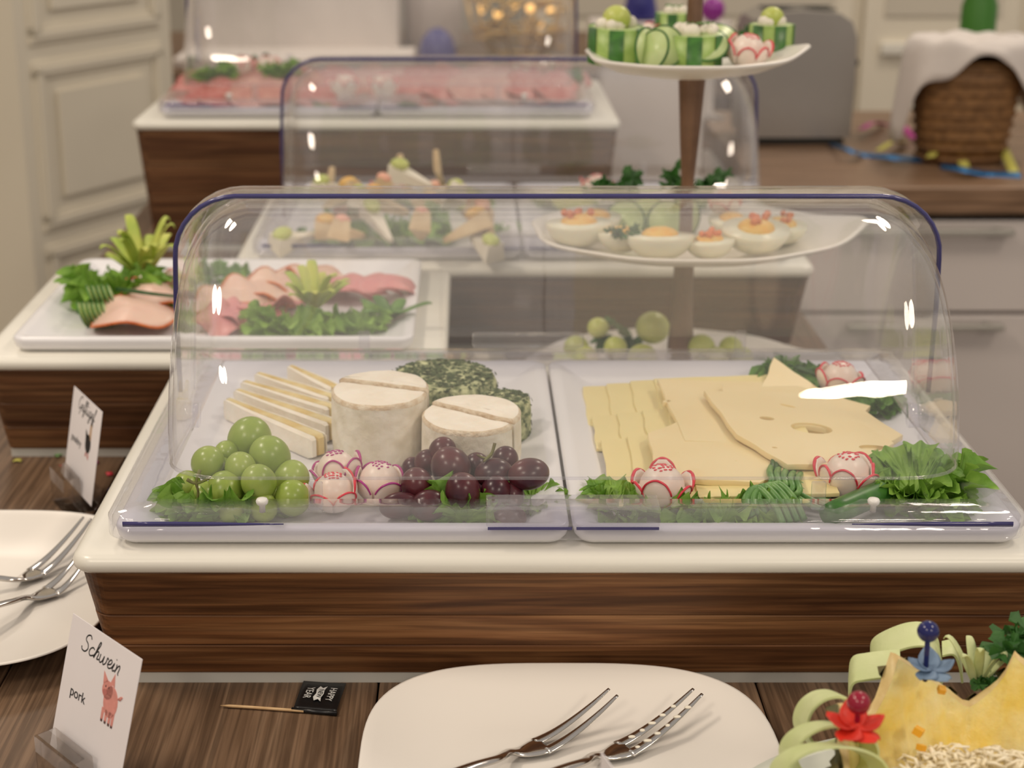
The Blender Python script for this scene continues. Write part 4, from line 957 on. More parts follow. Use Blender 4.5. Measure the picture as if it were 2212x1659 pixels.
parsley(PY(2210, 1420, .752), .022, 12, 'dark parsley sprig at the right edge behind the pineapple', 4)
parsley(PY(2128, 1478, .748), .010, 6, 'small parsley leaf between the pineapple points', 6)
def pick(ball, foot, R, petal_c, label, mball, mpet, petr, seed):
    t = thing('cocktail_pick', label, 'cocktail pick', foot); bl = ball - foot
    ell(bl, R, R, R, 20, 14).build('ball', mball, t)
    tube([Vector((0, 0, 0)), bl * .5, bl], .0013, 8).build('stick', mball, t)
    pc = petal_c - foot; rg = random.Random(seed); fl2 = []
    for k in range(5):
        a = 2 * PI * k / 5 + .3; 
        def fn(u, v, a=a): 
            rr = petr * u; w_ = petr * .48 * math.sin(PI * min(1, .12 + .8 * u)) * (v - .5) * 2
            return (pc.x + rr * math.cos(a) - w_ * math.sin(a), pc.y + (rr * math.sin(a) + w_ * math.cos(a)) * .9, pc.z + petr * (.25 * u * u + .06 * math.sin(6 * v + k)) + (rr * math.sin(a)) * .35)
        sheet(fn, 6, 6, .0005).build('petal', mpet, t)
pick(PY(2005, 1364, .712), PY(1998, 1470, .716), .0053, PY(2012, 1448, .712), 'blue ball cocktail pick with a pale blue flower', M['pick_blue'], M['petal_blue'], .0115, 1)
pick(PY(1855, 1518, .655), PY(1848, 1600, .662), .0054, PY(1848, 1573, .655), 'crimson ball cocktail pick with a red paper flower', M['pick_red'], M['petal_red'], .0135, 2)

# ------------------------------------------------------------------ poultry platter (left, uncovered)
def slice_disc(loc, r, label, m, fold=.0, seed=0, edge=None, rot=(0, 0, 0), name='ham_slice', cat='cold cut', group=None, ruffle=.15, th=.0013, na=36):
    t = thing(name, label, cat, loc, group=group, rot=rot); ph = seed * 1.7
    def pt(q, a):
        x, y = r * q * math.cos(a), r * q * math.sin(a); z = r * ruffle * q * q * (math.sin(3 * a + ph) * .5 + math.sin(5 * a + ph * 2) * .25) + r * ruffle * .5
        if fold: z += fold * r * (1 - (x / r) ** 2 * 1.0) * (.6 + .4 * math.cos(y / r * 1.4)); 
        return Vector((x, y, z))
    nr = 6; top = [pt(i / nr, 2 * PI * j / na) for i in range(1, nr + 1) for j in range(na)]
    mb = MB(); K = len(top); vs_ = [pt(0, 0)] + top + [pt(0, 0) - Vector((0, 0, th))] + [p - Vector((0, 0, th)) for p in top]; fs = []
    for j in range(na):
        k = (j + 1) % na; fs.append((0, 1 + j, 1 + k)); fs.append((K + 1, K + 2 + k, K + 2 + j))
        for i in range(nr - 1):
            a, b = 1 + i * na + j, 1 + i * na + k; fs.append((a, a + na, b + na, b)); fs.append((K + 1 + a, K + 1 + b, K + 1 + b + na, K + 1 + a + na))
        a, b = 1 + (nr - 1) * na + j, 1 + (nr - 1) * na + k; fs.append((a, K + 1 + a, K + 1 + b, b))
    mb.add(vs_, fs); mb.build('meat', M[m], t)
    if edge: tube([pt(1.0, 2 * PI * j / na) - Vector((0, 0, th / 2)) for j in range(na + 1)], .0011, 6).build('rind', M[edge], t)
    return t
slice_disc(P(292, 700, TZ + .004), .036, 'large folded poultry slice with orange rim at the front left of the platter', 'ham', .42, 1, 'ham_edge', (.05, 0, .2))
slice_disc(P(330, 665, TZ + .004), .030, 'folded poultry slice tucked behind the large front one', 'ham', .6, 3, 'ham_edge', (.1, 0, .5))
k = 0
for i in range(5):
    slice_disc(P(500 + 48 * i, 668 - 14 * i, TZ + .003 + .001 * i), .032, ['leftmost', 'second', 'middle', 'fourth', 'rightmost'][i] + ' orange-rimmed poultry slice of the row across the left platter', 'ham', .25, i, 'ham_edge', (.15, .12, .3 * i), group='orange-rimmed poultry slices', ruffle=.28)
for i in range(4):
    slice_disc(P(470 + 45 * i, 705 - 9 * i, TZ + .003), .022, ['leftmost', 'second', 'third', 'rightmost'][i] + ' ruffled pink ham slice in front of the poultry row', 'ham_pink', .3, i + 9, None, (.3, .2, i), group='ruffled pink ham slices', ruffle=.4)
for i in range(4):
    slice_disc(P(745 + 32 * i, 640 - 2 * i, TZ + .003 + .001 * i), .026, ['leftmost', 'second', 'third', 'rightmost'][i] + ' rolled pink ham slice at the back right of the platter', 'ham_pink', .55, i + 4, None, (0, .1, .1), group='rolled pink ham slices')
lettuce((-.305, 1.385, TZ), .058, 9, 'curly lettuce at the left end of the poultry platter', 'lettuce', seed=51, h=2.4, squash=.6)
lettuce(P(625, 722, TZ), .046, 8, 'wide frilly lettuce bed at the front of the poultry platter', 'lettuce', seed=52, squash=.45, h=1.9)
lettuce(P(770, 712, TZ), .034, 7, 'frilly lettuce at the right of the poultry platter', 'lettuce', seed=53, squash=.6, h=1.8)
lettuce(P(475, 600, TZ), .030, 5, 'small lettuce leaf at the rear of the poultry slices', 'lettuce_dark', seed=54, h=1.4)
blade_fan(P(312, 610, TZ + .012), 17, .058, 'tall yellow-green leek fan on the left of the poultry platter', 'endive', 5, 1.0, .0055)
blade_fan(P(680, 672, TZ + .012), 17, .046, 'yellow-green leek fan in the middle of the poultry platter', 'endive', 7, .85, .0050)
blade_fan(P(845, 690, TZ + .004), 6, .036, 'dark leek fan at the right end of the poultry platter', 'lettuce_dark', 8, .6, .0060)
radish(P(318, 640, TZ + .004), .015, 'radish flower under the tall leek fan', 61)
radish(P(375, 628, TZ + .004), .013, 'radish flower right of the tall leek fan', 62)
knot_bundle([P(250, 628, TZ + .02), P(300, 634, TZ + .024), P(350, 640, TZ + .022), P(420, 645, TZ + .01)], .0010, 3, 'thin dark chives laid over the poultry slices', 'chive_dark')
def cuc_fan(loc, n, r, label, rz=0, group=None):
    t = thing('cucumber_fan', label, 'cucumber', loc, rz)
    for k in range(n):
        R_ = Matrix.Translation((k * r * .34, 0, r * .75)) @ Matrix.Rotation(1.2, 4, 'Y')
        mb = lathe([(r * .9, 0), (r * .9, .0012)], 24).xf(R_); s_ = mb.build('slice', M['cuc_flesh'], t)
        ringm(r * .9, r, -.0001, .0013).xf(R_).build('skin', M['cuc_skin'], s_)
cuc_fan(P(180, 702, TZ), 6, .012, 'cucumber slice fan at the front left of the poultry platter', .1)
cuc_fan(P(200, 668, TZ + .010), 5, .0125, 'second cucumber slice fan resting higher on the lettuce', .2)

# ------------------------------------------------------------------ three-tier stand with food
SX, SY = .1885, 1.382
st = thing('tiered_stand', 'three-tier serving stand with white leaf plates on a brown metal stem', 'tiered stand', (SX, SY, 0))
def leafplate(cx, z, a, b, tip, thick=.003, dish=.012, rot=0.0, name='tier_plate'):
    rings = []
    for s_, zz_ in [(.35, 0), (.40, .0002), (.75, dish * .35), (.97, dish * .85), (1.0, dish), (.985, dish + thick * .6), (.95, dish * .85 + thick * .6), (.72, dish * .35 + thick), (.3, thick)]:
        r_ = []
        for i in range(96):
            th = 2 * PI * i / 96; tp = max(0, math.cos(th)) ** 14 * tip + max(0, -math.cos(th)) ** 14 * tip * .3
            wv = 1 + .012 * math.sin(9 * th) * s_
            x = (a * math.cos(th) + tp * s_) * s_ * wv; y = b * math.sin(th) * s_ * wv
            r_.append((cx + x * math.cos(rot) - y * math.sin(rot), x * math.sin(rot) + y * math.cos(rot), z + zz_ + (tp / max(tip, 1e-6)) * s_ * dish * .5))
        rings.append(r_)
    loft(rings).build(name, M['porcelain'], st)
leafplate(.0, .005, .140, .146, .004, dish=.027)
leafplate(.0, .146, .138, .112, .020, dish=.018, rot=-.02)
leafplate(-.006, .297, .088, .080, .016, dish=.016, rot=-.02)
for z0, z1, r0, r1 in ((.008, .147, .0125, .0085), (.148, .299, .0060, .0115), (.301, .47, .0070, .0050)):
    lathe([(r0, z0), (r0 * 1.0, z0 + .004), (r0 * .92, z0 + (z1 - z0) * .4), ((r0 + r1) / 2 * .9, z0 + (z1 - z0) * .6), (r1, z1 - .004), (r1, z1)], 24).build('stem', M['copper'], st)
lathe([(.02, 0), (.035, .0015), (.036, .004), (.02, .0055)], 24).build('base', M['copper'], st)
# melon balls
for i, (px, py, r) in enumerate(((1410, 708, 38), (1292, 708, 24), (1388, 748, 31), (1515, 735, 30), (1580, 722, 25), (1245, 735, 27), (1330, 735, 25), (1550, 745, 24), (1605, 745, 23), (1265, 760, 26))):
    Y = 1.395 + (.045 if py < 720 else -.02 if py < 742 else -.05); R = r / F * 1.46; q = PY(px, py, Y)
    q.z = max(.0125 + R, min(q.z, .06)); lab = ['largest melon ball, left of the stem', 'small melon ball at the back left', 'melon ball in front of the largest one', 'melon ball just right of the stem', 'melon ball at the back right', 'melon ball nearest the left rim', 'melon ball between the back left one and the largest', 'melon ball low behind the cover at right', 'rightmost melon ball', 'melon ball low at the front left'][i]
    o = ell((0, 0, 0), R, R, R * .95, 20, 14).build('melon_ball', M['melon']); o.location = q; tag(o, lab + ' on the lowest stand plate', 'melon ball', 'melon balls on the lowest tier')
parsley((SX - .05, SY + .05, .022), .035, 14, 'green herb sprig at the back left of the lowest stand plate', 71, 'parsley', 1.2)
parsley((SX + .05, SY + .03, .022), .028, 10, 'green herb sprig at the right of the lowest stand plate', 72, 'parsley', .8)
# eggs
ZE = .1535
for i, (px, py, rz, tl, s_) in enumerate(((1250, 505, .4, .05, 1.25), (1345, 515, 0, .1, .95), (1425, 532, .1, .12, 1.22), (1532, 530, .6, .05, .95), (1632, 518, .2, -.15, 1.25), (1690, 498, .9, -.1, 1.0), (1580, 482, .3, -.1, .9), (1290, 478, .5, -.1, .95))):
    q = P(px, py, ZE + .015); R = .0205 * s_
    lab = ['big tilted egg half at the left end', 'small egg half left of the front one', 'front egg half showing its white underside', 'egg half right of the front one', 'large tilted egg half at the right', 'rightmost egg half', 'egg half at the back beside the cucumber', 'egg half at the back left'][i]
    t = thing('egg_half', lab + ' of the middle stand plate', 'egg', (q.x, q.y, ZE + .004 + R * .83), group='halved boiled eggs on the middle tier', rot=(-tl, 0, rz))
    ell((0, 0, 0), R * 1.12, R, R * .85, 24, 10, v0=0, v1=.5).build('egg_white', M['egg'], t)
    ell((0, 0, -.0005), R * .62, R * .6, R * .30, 18, 8).build('yolk', M['yolk'], t)
    if i in (0, 3, 4, 5): 
        mb = MB()
        for k in range(7): ell((rnd.uniform(-.5, .5) * R, rnd.uniform(-.4, .4) * R, R * .30), R * .13, mb=mb, nu=8, nv=6)
        mb.build('roe', M['caviar'], t)
for i, (px, py) in enumerate(((1350, 478), (1400, 468), (1440, 478), (1475, 470))):
    q = P(px, py, ZE + .012); t = thing('cucumber_slice', ['leftmost', 'second from left', 'third from left', 'rightmost'][i] + ' upright cucumber slice behind the eggs', 'cucumber', q, group='upright cucumber slices on the egg plate', rot=(1.2 + .1 * i, 0, .3 * i - .4))
    lathe([(.0175, 0), (.0175, .0014)], 28).build('flesh', M['cuc_flesh'], t); ringm(.0174, .0188, -.0001, .0015).build('skin', M['cuc_skin'], t)
parsley(P(1352, 515, ZE + .02), .016, 8, 'parsley sprig hanging beside the front egg half', 81); parsley(P(1500, 545, ZE + .006), .014, 8, 'parsley sprig between the two front egg halves', 82)
parsley((SX - .055, SY + .10, .165), .030, 14, 'parsley leaves rising at the back left of the egg plate', 83, 'parsley', 1.3); parsley((SX + .02, SY + .10, .165), .028, 12, 'parsley leaves behind the stem of the egg plate', 84, 'parsley', 1.3)
radish(P(1565, 470, ZE + .014), .015, 'radish flower at the back of the egg plate', 85)
# top tier: cucumber cups
ZC = .3035
def cup(loc, r, h, label, rz=0, ball=True, seed=0, tilt=0):
    t = thing('cucumber_cup', label, 'cucumber cup', loc, group='stuffed cucumber cups on the top plate', rot=(tilt, 0, rz))
    n_ = 12
    for k in range(n_ // 2):
        for m_, off in (('cuc_skin', 0), ('cuc_peel', 1)):
            a0 = 2 * PI * (2 * k + off) / n_; a1 = a0 + 2 * PI / n_; rr = r if m_ == 'cuc_skin' else r * .965
            R_ = []
            for (q, z) in ((rr, 0), (rr, h), (rr * .80, h), (rr * .80, h * .55)):
                R_.append([(q * math.cos(a0 + (a1 - a0) * s_ / 4), q * math.sin(a0 + (a1 - a0) * s_ / 4), z) for s_ in range(5)])
            mb = MB(); vs_ = [p for r_ in R_ for p in r_]; fs = [(i * 5 + j, i * 5 + j + 1, (i + 1) * 5 + j + 1, (i + 1) * 5 + j) for i in range(3) for j in range(4)]
            mb.add(vs_, fs).build('skin_strip' if m_ == 'cuc_skin' else 'peeled_strip', M[m_], t)
    lathe([(r * .94, .0004), (r * .94, h * .6), (r * .94, h - .0004), (r * .78, h + .0003), (r * .3, h - .001)], 28).build('flesh', M['cuc_flesh'], t)
    mb = MB(); rg = random.Random(seed)
    for k in range(9): a = rg.uniform(0, 6.28); q = r * rg.uniform(.1, .62); ell((q * math.cos(a), q * math.sin(a), h + r * .10), r * rg.uniform(.2, .32), nu=10, nv=6, mb=mb)
    mb.build('cream_filling', M['cream'], t)
    if ball: ell((0, 0, h + r * .28), r * .5, r * .5, r * .45, 18, 10).build('melon_ball', M['melon'], t)
    else:
        mb = MB(); 
        for k in range(14): a = rg.uniform(0, 6.28); q = r * rg.uniform(0, .6); tube([(q * math.cos(a), q * math.sin(a), h + r * .35), (q * math.cos(a) + .002, q * math.sin(a) + .001, h + r * .4)], .0007, 5, mb)
        mb.build('chopped_chives', M['chive'], t)
    return t
cup(P(1328, 133, ZC), .0245, .030, 'stuffed cucumber cup with melon ball at the left end of the top plate', .2, True, 1, .06)
cup(P(1497, 147, ZC), .0245, .028, 'stuffed cucumber cup with chopped chives at the front of the top plate', .15, False, 2)
cup(P(1663, 126, ZC + .002), .0200, .029, 'stuffed cucumber cup with melon ball at the right end of the top plate', .5, True, 3)
cup(P(1452, 96, ZC), .0170, .029, 'narrow cucumber cup at the back left of the stem', .1, False, 4)
radish(P(1604, 148, ZC), .0185, 'open radish flower on the right of the top plate', 91, rz=.4, tilt=.25)
radish(P(1402, 96, ZC), .013, 'small radish flower hidden behind the top-plate cucumbers', 93)
for i, (px, py, rx_, rz) in enumerate(((1400, 118, 1.45, .9), (1415, 122, 1.2, -.9), (1440, 112, 1.3, .3), (1535, 110, .75, -.2), (1560, 100, .8, .1))):
    q = P(px, py - 4, ZC + .019); q.y += .016; q.z += .001; t = thing('cucumber_slice', ['twisted cucumber slice at the far left of the top plate gap', 'twisted cucumber slice crossing the first on the top plate', 'twisted cucumber slice behind the front cup', 'flat leaning cucumber slice right of the stem', 'flat leaning cucumber slice behind the other one by the stem'][i], 'cucumber', q, group='cucumber slices on the top plate', rot=(rx_, 0, rz))
    lathe([(.0165, 0), (.0165, .0014)], 28).build('flesh', M['cuc_flesh'], t); ringm(.0163, .0177, -.0001, .0015).build('skin', M['cuc_skin'], t)
parsley(P(1640, 80, ZC + .004), .016, 10, 'green herb at the back right of the top plate', 95)
parsley(P(1480, 70, ZC + .012), .016, 8, 'green herb behind the stem of the top plate', 96)

# ------------------------------------------------------------------ canapes in the middle cover
rg = random.Random(21); ZM = TZ
spots = [(680, 535), (735, 548), (790, 540), (850, 550), (905, 545), (960, 552), (1015, 545), (1070, 550), (700, 505), (760, 512), (825, 508), (885, 515), (945, 510), (1005, 515), (1060, 508), (730, 478), (800, 480), (870, 482), (935, 478), (1000, 482)]
posn = ['front row', 'middle row', 'back row']
for i, (px, py) in enumerate(spots):
    rw = 0 if i < 8 else 1 if i < 15 else 2; ki = i - (0, 8, 15)[rw]
    ordn = ['leftmost', 'second', 'third', 'fourth', 'fifth', 'sixth', 'seventh', 'last'][ki]
    q = P(px, py, ZM + .004); kd = i % 3
    t = thing('canape', f'{ordn} beige canape wedge from the left in the {posn[rw]} on the middle tray', 'canape', (q.x, q.y, ZM + .016 + .012 * rw), group='canape wedges on the middle tray', rot=(rg.uniform(-.5, .1), rg.uniform(-.5, .5), rg.uniform(0, 6)))
    L_ = .036; t.scale = (1.35,) * 3
    mb = loft([[(.0, 0, 0), (.002, .003, 0), (.002, .003, .004), (0, 0, .004)], [(L_, -.008, 0), (L_, .008, 0), (L_, .006, .014), (L_, -.006, .014)]]); mb.build('dough', M['wrap' if kd else 'cream'], t, smooth=False)
    ell((L_ * .8, 0, .014), .008, .006, .0045, 12, 6).build('topping', M['salmon' if kd == 1 else 'yolk' if kd == 2 else 'melon'], t)
lettuce(P(850, 520, ZM), .075, 10, 'long green lettuce bed under the canapes', 'lettuce', seed=101, squash=.55, h=.8)
lettuce(P(1090, 500, ZM), .022, 5, 'bright lettuce tuft at the right end of the canapes', 'lettuce', seed=102, h=1.0)
lettuce(P(690, 520, ZM), .024, 5, 'lettuce tuft at the left end of the canapes', 'lettuce_dark', seed=103, h=.8)
for i, (px, py, hh) in enumerate(((870, 350, .040), (945, 340, .045), (715, 375, .025))):
    Y = 1.79; q = PY(px, py + 25, Y); t = tube([(0, 0, -hh / 2), (0, 0, 0), (.004, 0, hh / 2)], lambda s_: .006 * (1 - .45 * s_), 10).build('bread_stick', M['wrap']); t.location = (q.x, Y, .115 + hh / 2); t.rotation_euler = (.2, -.35 + .1 * i, 0)
    tag(t, ['thin breadstick leaning left behind the first salad leaf', 'thick breadstick beside the tallest lettuce leaf', 'short breadstick at the left end'][i] + ' at the back of the canape tray', 'breadstick', 'breadsticks behind the canapes')
for i, (px, sz, mt) in enumerate(((760, .030, 'lettuce'), (830, .024, 'lettuce_dark'), (920, .032, 'lettuce'), (1020, .024, 'lettuce'), (1190, .026, 'lettuce_dark'), (1250, .02, 'lettuce'))):
    q = PY(px, 400, 1.80); lettuce((q.x, 1.80, ZM), sz, 5, ['first', 'second', 'third', 'fourth', 'fifth', 'sixth'][i] + ' salad leaf tuft from the left along the back of the middle trays', mt, seed=110 + i, h=1.9, group='salad tufts behind the canapes')
for i, px in enumerate((840, 1290)):
    q = PY(px, 385, 1.77); radish((q.x, q.y, ZM + .012), .018, ['radish flower between the salad tufts at the back left of the middle cover', 'salmon pink radish flower at the back right of the middle cover'][i], 120 + i)
for i, px in enumerate((1005, 1215, 1240)):
    q = PY(px, 385, 1.86); o = ell((0, 0, 0), .017, .014, .013, 16, 10).build('melon_ball', M['melon']); o.location = (q.x, 1.77, ZM + .013); tag(o, ['pale melon ball behind the canapes, left of the tray gap', 'pale melon ball right of the tray gap', 'second pale melon ball right of the tray gap'][i], 'melon ball', 'melon balls under the middle cover')

# ------------------------------------------------------------------ cold cuts on the tall riser
ZD = .163 + .0045; rg = random.Random(31)
ORD = 'first second third fourth fifth sixth seventh eighth ninth tenth eleventh twelfth thirteenth fourteenth'.split()
for row in range(2):
    for i in range(14):
        px = 420 + 60 * i; q = P(px + 20 * row, 222 - 26 * row, ZD)
        slice_disc((q.x, q.y, ZD + .003 + .0008 * i), .036, ('dark red' if not (i // 2) % 2 else 'pale pink') + ' cold cut, ' + ORD[i] + ' from left in ' + ('front' if row == 0 else 'back') + ' row on tall riser', 'salami_pale' if (i // 2) % 2 else 'salami', .32, i + row * 3, None, (.35, .2, rg.uniform(-.3, .3)), 'cold_cut_slice', 'cold cut', 'cold cut slices on the tall riser', .16, na=24)
def DP(px, Y, dz=0): return Vector((PY(px, 200, Y).x, Y, ZD + dz))
lettuce(DP(468, 2.12, .022), .036, 8, 'round lettuce tuft at the left of the cold cuts', 'lettuce', seed=131, h=2.4)
lettuce(DP(608, 2.15, .024), .034, 6, 'lettuce tuft right of the pink radish on the cold cuts', 'lettuce', seed=132, h=1.6)
lettuce(DP(1215, 2.16, .016), .030, 6, 'lettuce tuft at the right end of the cold cuts', 'lettuce_dark', seed=133, h=1.6)
lettuce(DP(1080, 2.23), .028, 5, 'dark lettuce tuft among the cold cuts right of centre', 'lettuce_dark', seed=134, h=1.8)
parsley(DP(520, 2.25, .008), .042, 12, 'dark herb sprig behind the cold cut radish', 135)
for i, (px, py) in enumerate(((525, 2.20), (578, 2.20), (745, 2.03), (830, 2.03), (1130, 2.19), (1180, 2.19))):
    radish(DP(px, py, .014), .018, ['pink radish flower behind the left cold cuts', 'second pink radish flower behind the left cold cuts', 'radish flower in front of the cold cuts, left of centre', 'radish flower in front of the cold cuts near the middle', 'radish flower behind the right cold cuts', 'radish flower at the far right of the cold cuts'][i], 140 + i, rz=i)
lettuce(P(700, 228, ZD), .016, 4, 'small leaf left of the front radishes on the cold cuts', 'lettuce', seed=151, h=.8); lettuce(P(880, 228, ZD), .016, 4, 'small leaf right of the front radishes on the cold cuts', 'lettuce', seed=152, h=.8)

# ------------------------------------------------------------------ things on the worktop
ZW = zt
q = PY(1745, 180, 2.52)
to = thing('toaster', 'brushed steel toaster with rounded top on the worktop', 'toaster', (q.x - .012, 2.58, ZW))
prof = [(-.083, .012), (-.085, .10), (-.083, .170), (-.074, .190), (-.055, .200), (0, .204), (.055, .200), (.074, .188), (.083, .165), (.085, .10), (.083, .012)]
loft([[(x, y, z) for x, z in prof] for y in (-.06, -.057, .057, .06)]).build('housing', M['brushed'], to, smooth=False)
rbox(0, 0, .006, .150, .11, .012, .003).build('base', M['black'], to, smooth=False)
for y in (-.022, .022): box(0, y, .2035, .11, .016, .002).build('slot', M['black'], to, smooth=False)
rbox(.092, 0, .12, .016, .02, .012, .003).build('lever', M['black'], to, smooth=False)
# white panel box
q = P(1430, 395, 0)
pbx = thing('white_box', 'tall plain white box standing right of the tall riser', 'box', (.272, 2.44, 0))
rbox(0, 0, .106, .150, .07, .212, .003).build('box_body', M['cabinet'], pbx, smooth=False)
rbox(0, 0, .215, .154, .074, .008, .002).build('box_lid', M['cabinet'], pbx, smooth=False)
# basket with cloth
BXc = PY(2110, 230, 2.34)
bk = thing('bread_basket', 'brown wicker basket on the worktop under a white cloth', 'basket', (BXc.x, 2.40, ZW))
rings = []
for s_, z in ((.060, 0), (.066, .04), (.072, .08), (.076, .12), (.078, .150), (.074, .150), (.066, .06), (.05, .01)):
    rings.append([(x, y, z) for x, y in superell(s_, s_ * .72, 2.6, 48)])
loft(rings).build('basket_body', M['wicker'], bk)
for k in range(9):
    z = .008 + .016 * k; s_ = .060 + .018 * z / .15 + .0015
    pts = [(x * (1 + .02 * (-1) ** i), y * (1 + .02 * (-1) ** i), z) for i, (x, y) in enumerate(superell(s_, s_ * .72, 2.6, 48))]
    tube(pts + [pts[0]], .003, 6).build('wicker_strand', M['wicker'], bk)
def clothf(u, v):
    a = 2 * PI * v; k = u
    sc_ = .0 + .092 * min(1, k * 1.7); base = .150 + .022 * math.sin(min(1, k * 2) * PI / 2)
    drop = max(0, k - .58) / .42
    d_ = drop * (.045 + .040 * math.cos(2 * a + .2) ** 2 + .055 * max(0, math.cos(a * 1 - PI)) ** 3 + .03 * max(0, math.cos(a)) ** 3 + .012 * math.sin(6 * a)) * (1 if abs(math.sin(a)) < 3 else 1)
    front = max(0, -math.sin(a)) ** 6
    d_ = d_ * (1 - .95 * front) + .004 * drop
    R = sc_ * (1 + .10 * drop + .04 * math.sin(7 * a) * drop)
    return (R * math.cos(a), R * .76 * math.sin(a), base + .004 * noise.noise(Vector((a * 3, k * 4, 0))) * 2 + .014 * (1 - k) - d_)
cl = sheet(clothf, 14, 72, .0015).build('cloth_liner', M['cloth']); cl.location = bk.location; tag(cl, 'white cloth draped over the wicker basket', 'cloth')
o = lathe([(.02, 0), (.025, .004), (.025, .10), (.012, .12), (.010, .14)], 20).build('green_bottle', M['green_pot']); q = PY(2117, 10, 2.60); o.location = (q.x, 2.60, ZW); o.scale = (1.1, 1.1, 2.05); tag(o, 'dark green bottle showing above the basket cloth', 'bottle')
# streamers
def streamer(pts, wv, m, label, name='paper_streamer'):
    b0 = Vector(pts[0]); t = strip(smooth_path([Vector(p) - b0 for p in pts], 5), wv, .0006).build(name, M[m]); t.location = b0; return tag(t, label, 'streamer', 'party streamers on the worktop')
def W(px, py, dz=.002): return P(px, py, ZW + dz)
streamer([W(1790, 312), W(1835, 325, .018), W(1870, 335), W(1930, 340, .012), W(1990, 345), W(2040, 352)], (0, .018, .004), 'blue_foil', 'blue foil streamer nearest the toaster')
streamer([W(2030, 360), W(2080, 366, .012), W(2130, 375), W(2205, 378, .003)], (.002, .02, .004), 'blue_foil', 'blue foil streamer in front of the basket')
for i, (a, b, m, lab) in enumerate((((2040, 298), (2085, 362), 'str_yellow', 'yellow streamer hanging left in front of the basket'), ((2145, 305), (2190, 372), 'str_yellow', 'yellow streamer hanging right in front of the basket'), ((2010, 345), (2035, 320), 'str_yellow', 'short yellow streamer left of the basket'), ((1900, 330), (1955, 310), 'str_yellow', 'yellow curl between toaster and basket'),
                                  ((2000, 300), (2020, 330), 'str_pink', 'pink streamer at the left foot of the basket'), ((2105, 340), (2135, 310), 'str_pink', 'pink streamer before the middle of the basket'), ((1920, 275), (1975, 300), 'str_pink', 'pink streamer behind the blue foil'), ((1860, 285), (1910, 270), 'str_pink', 'dark pink curl beside the toaster'))):
    A_, B_ = W(*a, .012), W(*b, .003); A_.z += .004
    streamer([A_, A_.lerp(B_, .5) + Vector((0, 0, .008)), B_], (.014, 0, .002), m, lab)
# far sideboard with white box, party hat, lights
sb_ = thing('far_sideboard', 'brown wooden sideboard at the far side behind the cold cuts', 'table', (-.13, 3.75, ZF))
rbox(0, 0, .75 + .005, 1.55, .75, .05, .004).build('top', M['counter'], sb_, smooth=False)
rbox(0, .02, .365, 1.47, .68, .72, .004).build('cabinet_body', M['walnut_dark'], sb_, smooth=False)
ZS = ZF + .781
def far(name, px, py, Y, label, cat): 
    q = PY(px, py, Y); return thing(name, label, cat, (q.x, Y, ZS))
t = far('white_carton', 640, 40, 3.72, 'large white open carton on the far sideboard', 'carton')
rbox(0, 0, .11, .46, .20, .22, .004).build('carton_body', M['cloth'], t, smooth=False)
rbox(.02, -.19, .010, .50, .20, .02, .004).build('carton_flap', M['cloth'], t, smooth=False)
t = far('white_canister', 935, 30, 3.80, 'plain pinkish white canister behind the indigo ball', 'canister')
lathe([(.062, 0), (.066, .004), (.066, .26), (.060, .27), (.03, .275)], 36).build('canister_body', M['cabinet'], t)
t = far('party_hat', 945, 80, 3.50, 'indigo dome-shaped paper hat on the far sideboard', 'party hat')
lathe([(.040, 0), (.041, .002), (.039, .030), (.033, .052), (.020, .068), (.006, .075)], 28).build('hat_dome', M['blue_party'], t)
t = far('party_hat', 1383, 35, 3.30, 'dark blue cone hat behind the top plate', 'party hat')
lathe([(.034, 0), (.036, .002), (.028, .04), (.018, .09), (.004, .14)], 28).build('hat_cone', M['blue_party'], t); t.location.z = PY(1383, 40, 3.30).z
st_ = rbox(0, 0, -.03, .20, .10, .055, .004).build('hat_stand', M['cabinet'], t, smooth=False)
t = far('fairy_light_basket', 1120, 40, 3.62, 'golden wire basket of glowing fairy lights on the far sideboard', 'fairy lights')
for k in range(10):
    a = 2 * PI * k / 10; tube([(.05 * math.cos(a), .05 * math.sin(a), .0), (.10 * math.cos(a), .09 * math.sin(a), .06), (.115 * math.cos(a), .10 * math.sin(a), .13)], .0035, 6).build('wire', M['gold'], t)
for z, r in ((.004, .05), (.06, .098), (.13, .112)): tube([(r * math.cos(2 * PI * k / 30), r * .9 * math.sin(2 * PI * k / 30), z) for k in range(31)], .004, 6).build('hoop', M['gold'], t)
rg = random.Random(3)
for k, (px, py) in enumerate(((1145, 18), (1190, 25), (1075, 30), (1110, 8), (1040, 20), (1165, 50))):
    q = PY(px, py, 3.55 + .03 * (k % 3)) - t.location; ell(q, .009, nu=14, nv=8).build('bulb', M['glow'], t)
mb = MB()
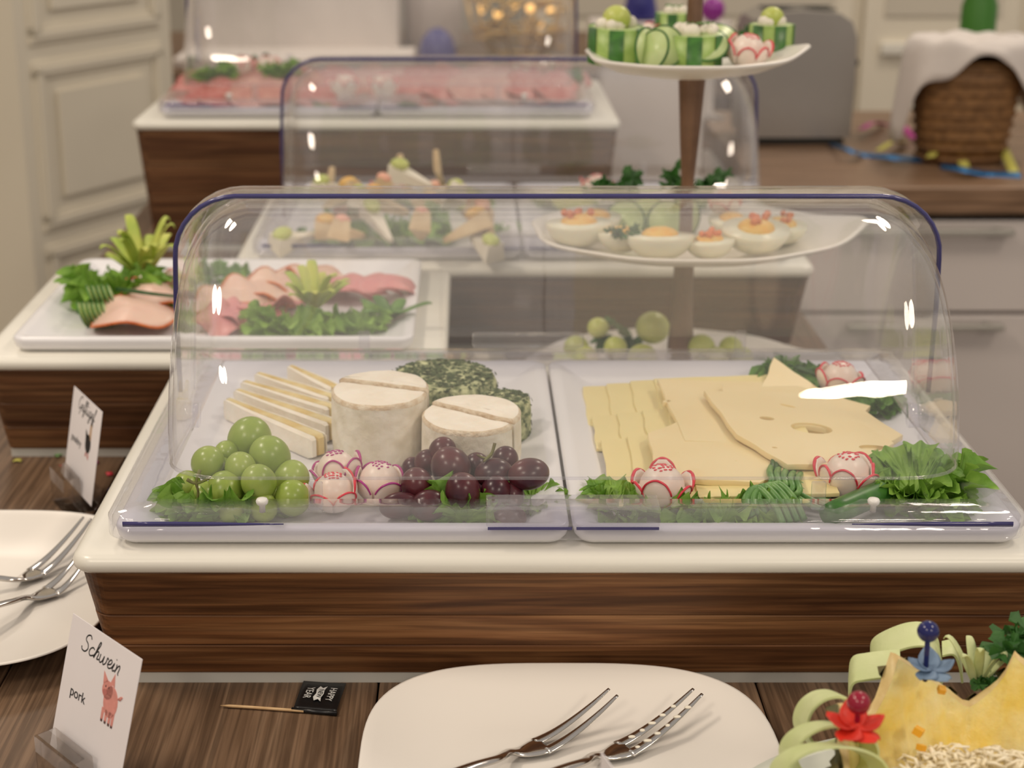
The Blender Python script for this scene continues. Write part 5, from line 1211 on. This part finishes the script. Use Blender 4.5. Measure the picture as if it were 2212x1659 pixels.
for k in range(26): 
    a = rg.uniform(0, 6); p = Vector((rg.uniform(-.09, .09), rg.uniform(-.08, .08), rg.uniform(.02, .12))); tube(smooth_path([p, p + Vector((rg.uniform(-.05, .05), rg.uniform(-.04, .04), rg.uniform(-.02, .04))), p + Vector((rg.uniform(-.06, .06), rg.uniform(-.04, .04), 0))], 3), .004, 5, mb)
o = mb.build('gold_tinsel', M['gold'], t); o['kind'] = 'stuff'
o = ell((0, 0, 0), .020, nu=18, nv=12).build('violet_ball', M['violet']); q = PY(1540, 20, 3.0); tag(o, 'shiny violet ball behind the stem of the stand', 'ball'); o.location = (q.x, 2.75, ZW + .0195)
o.location = PY(1540, 20, 2.78); 
t = thing('cake_stand', 'small white stand carrying the violet ball', 'stand', (o.location.x, 2.78, ZW)); lathe([(.03, 0), (.008, .01), (.008, o.location.z - .020 - ZW - .008), (.035, o.location.z - .020 - ZW - .004), (.035, o.location.z - .020 - ZW)], 24).build('stand_body', M['cabinet'], t)
# white cabinet tops/windows at the far right wall
t = thing('wall_shelf_unit', 'cream shelf unit with glazed doors against the back wall on the right', 'cupboard', (1.0, 4.3, ZF))
rbox(0, .2, .95, 1.7, .4, 1.9, .006).build('carcass', M['panel'], t, smooth=False)
for k in range(4):
    x = -.64 + .43 * k; d = rbox(x, -.012, .98, .40, .022, 1.75, .004).build('door', M['panel'], t, smooth=False)
    rbox(x, -.025, 1.05, .30, .006, .50, .003).build('door_panel', M['wall'], d, smooth=False)
    rbox(x, -.032, .72, .31, .02, .03, .003).build('rail', M['slab'], d, smooth=False)
# confetti by the hen card
for i, (px, py, m) in enumerate(((38, 997, 'str_yellow'), (160, 1030, 'radish_red'), (236, 1025, 'radish_red'), (242, 1060, 'blue_party'), (128, 985, 'chive'), (205, 1000, 'radish_violet'))):
    o = sheet(lambda u, v: (.007 * (u - .5), .005 * (v - .5), .0006 + .0012 * math.sin(3 * u)), 3, 2, .0003).build('confetti', M[m]); o.location = P(px, py, .0004); o.rotation_euler = (0, 0, i)
    tag(o, ['yellow confetti scrap left of the hen card', 'red confetti scrap under the hen card holder', 'red confetti scrap right of the hen card', 'dark blue confetti scrap touching the riser', 'green confetti scrap behind the hen card', 'violet confetti scrap behind the hen card holder'][i], 'confetti', 'confetti scraps on the table')
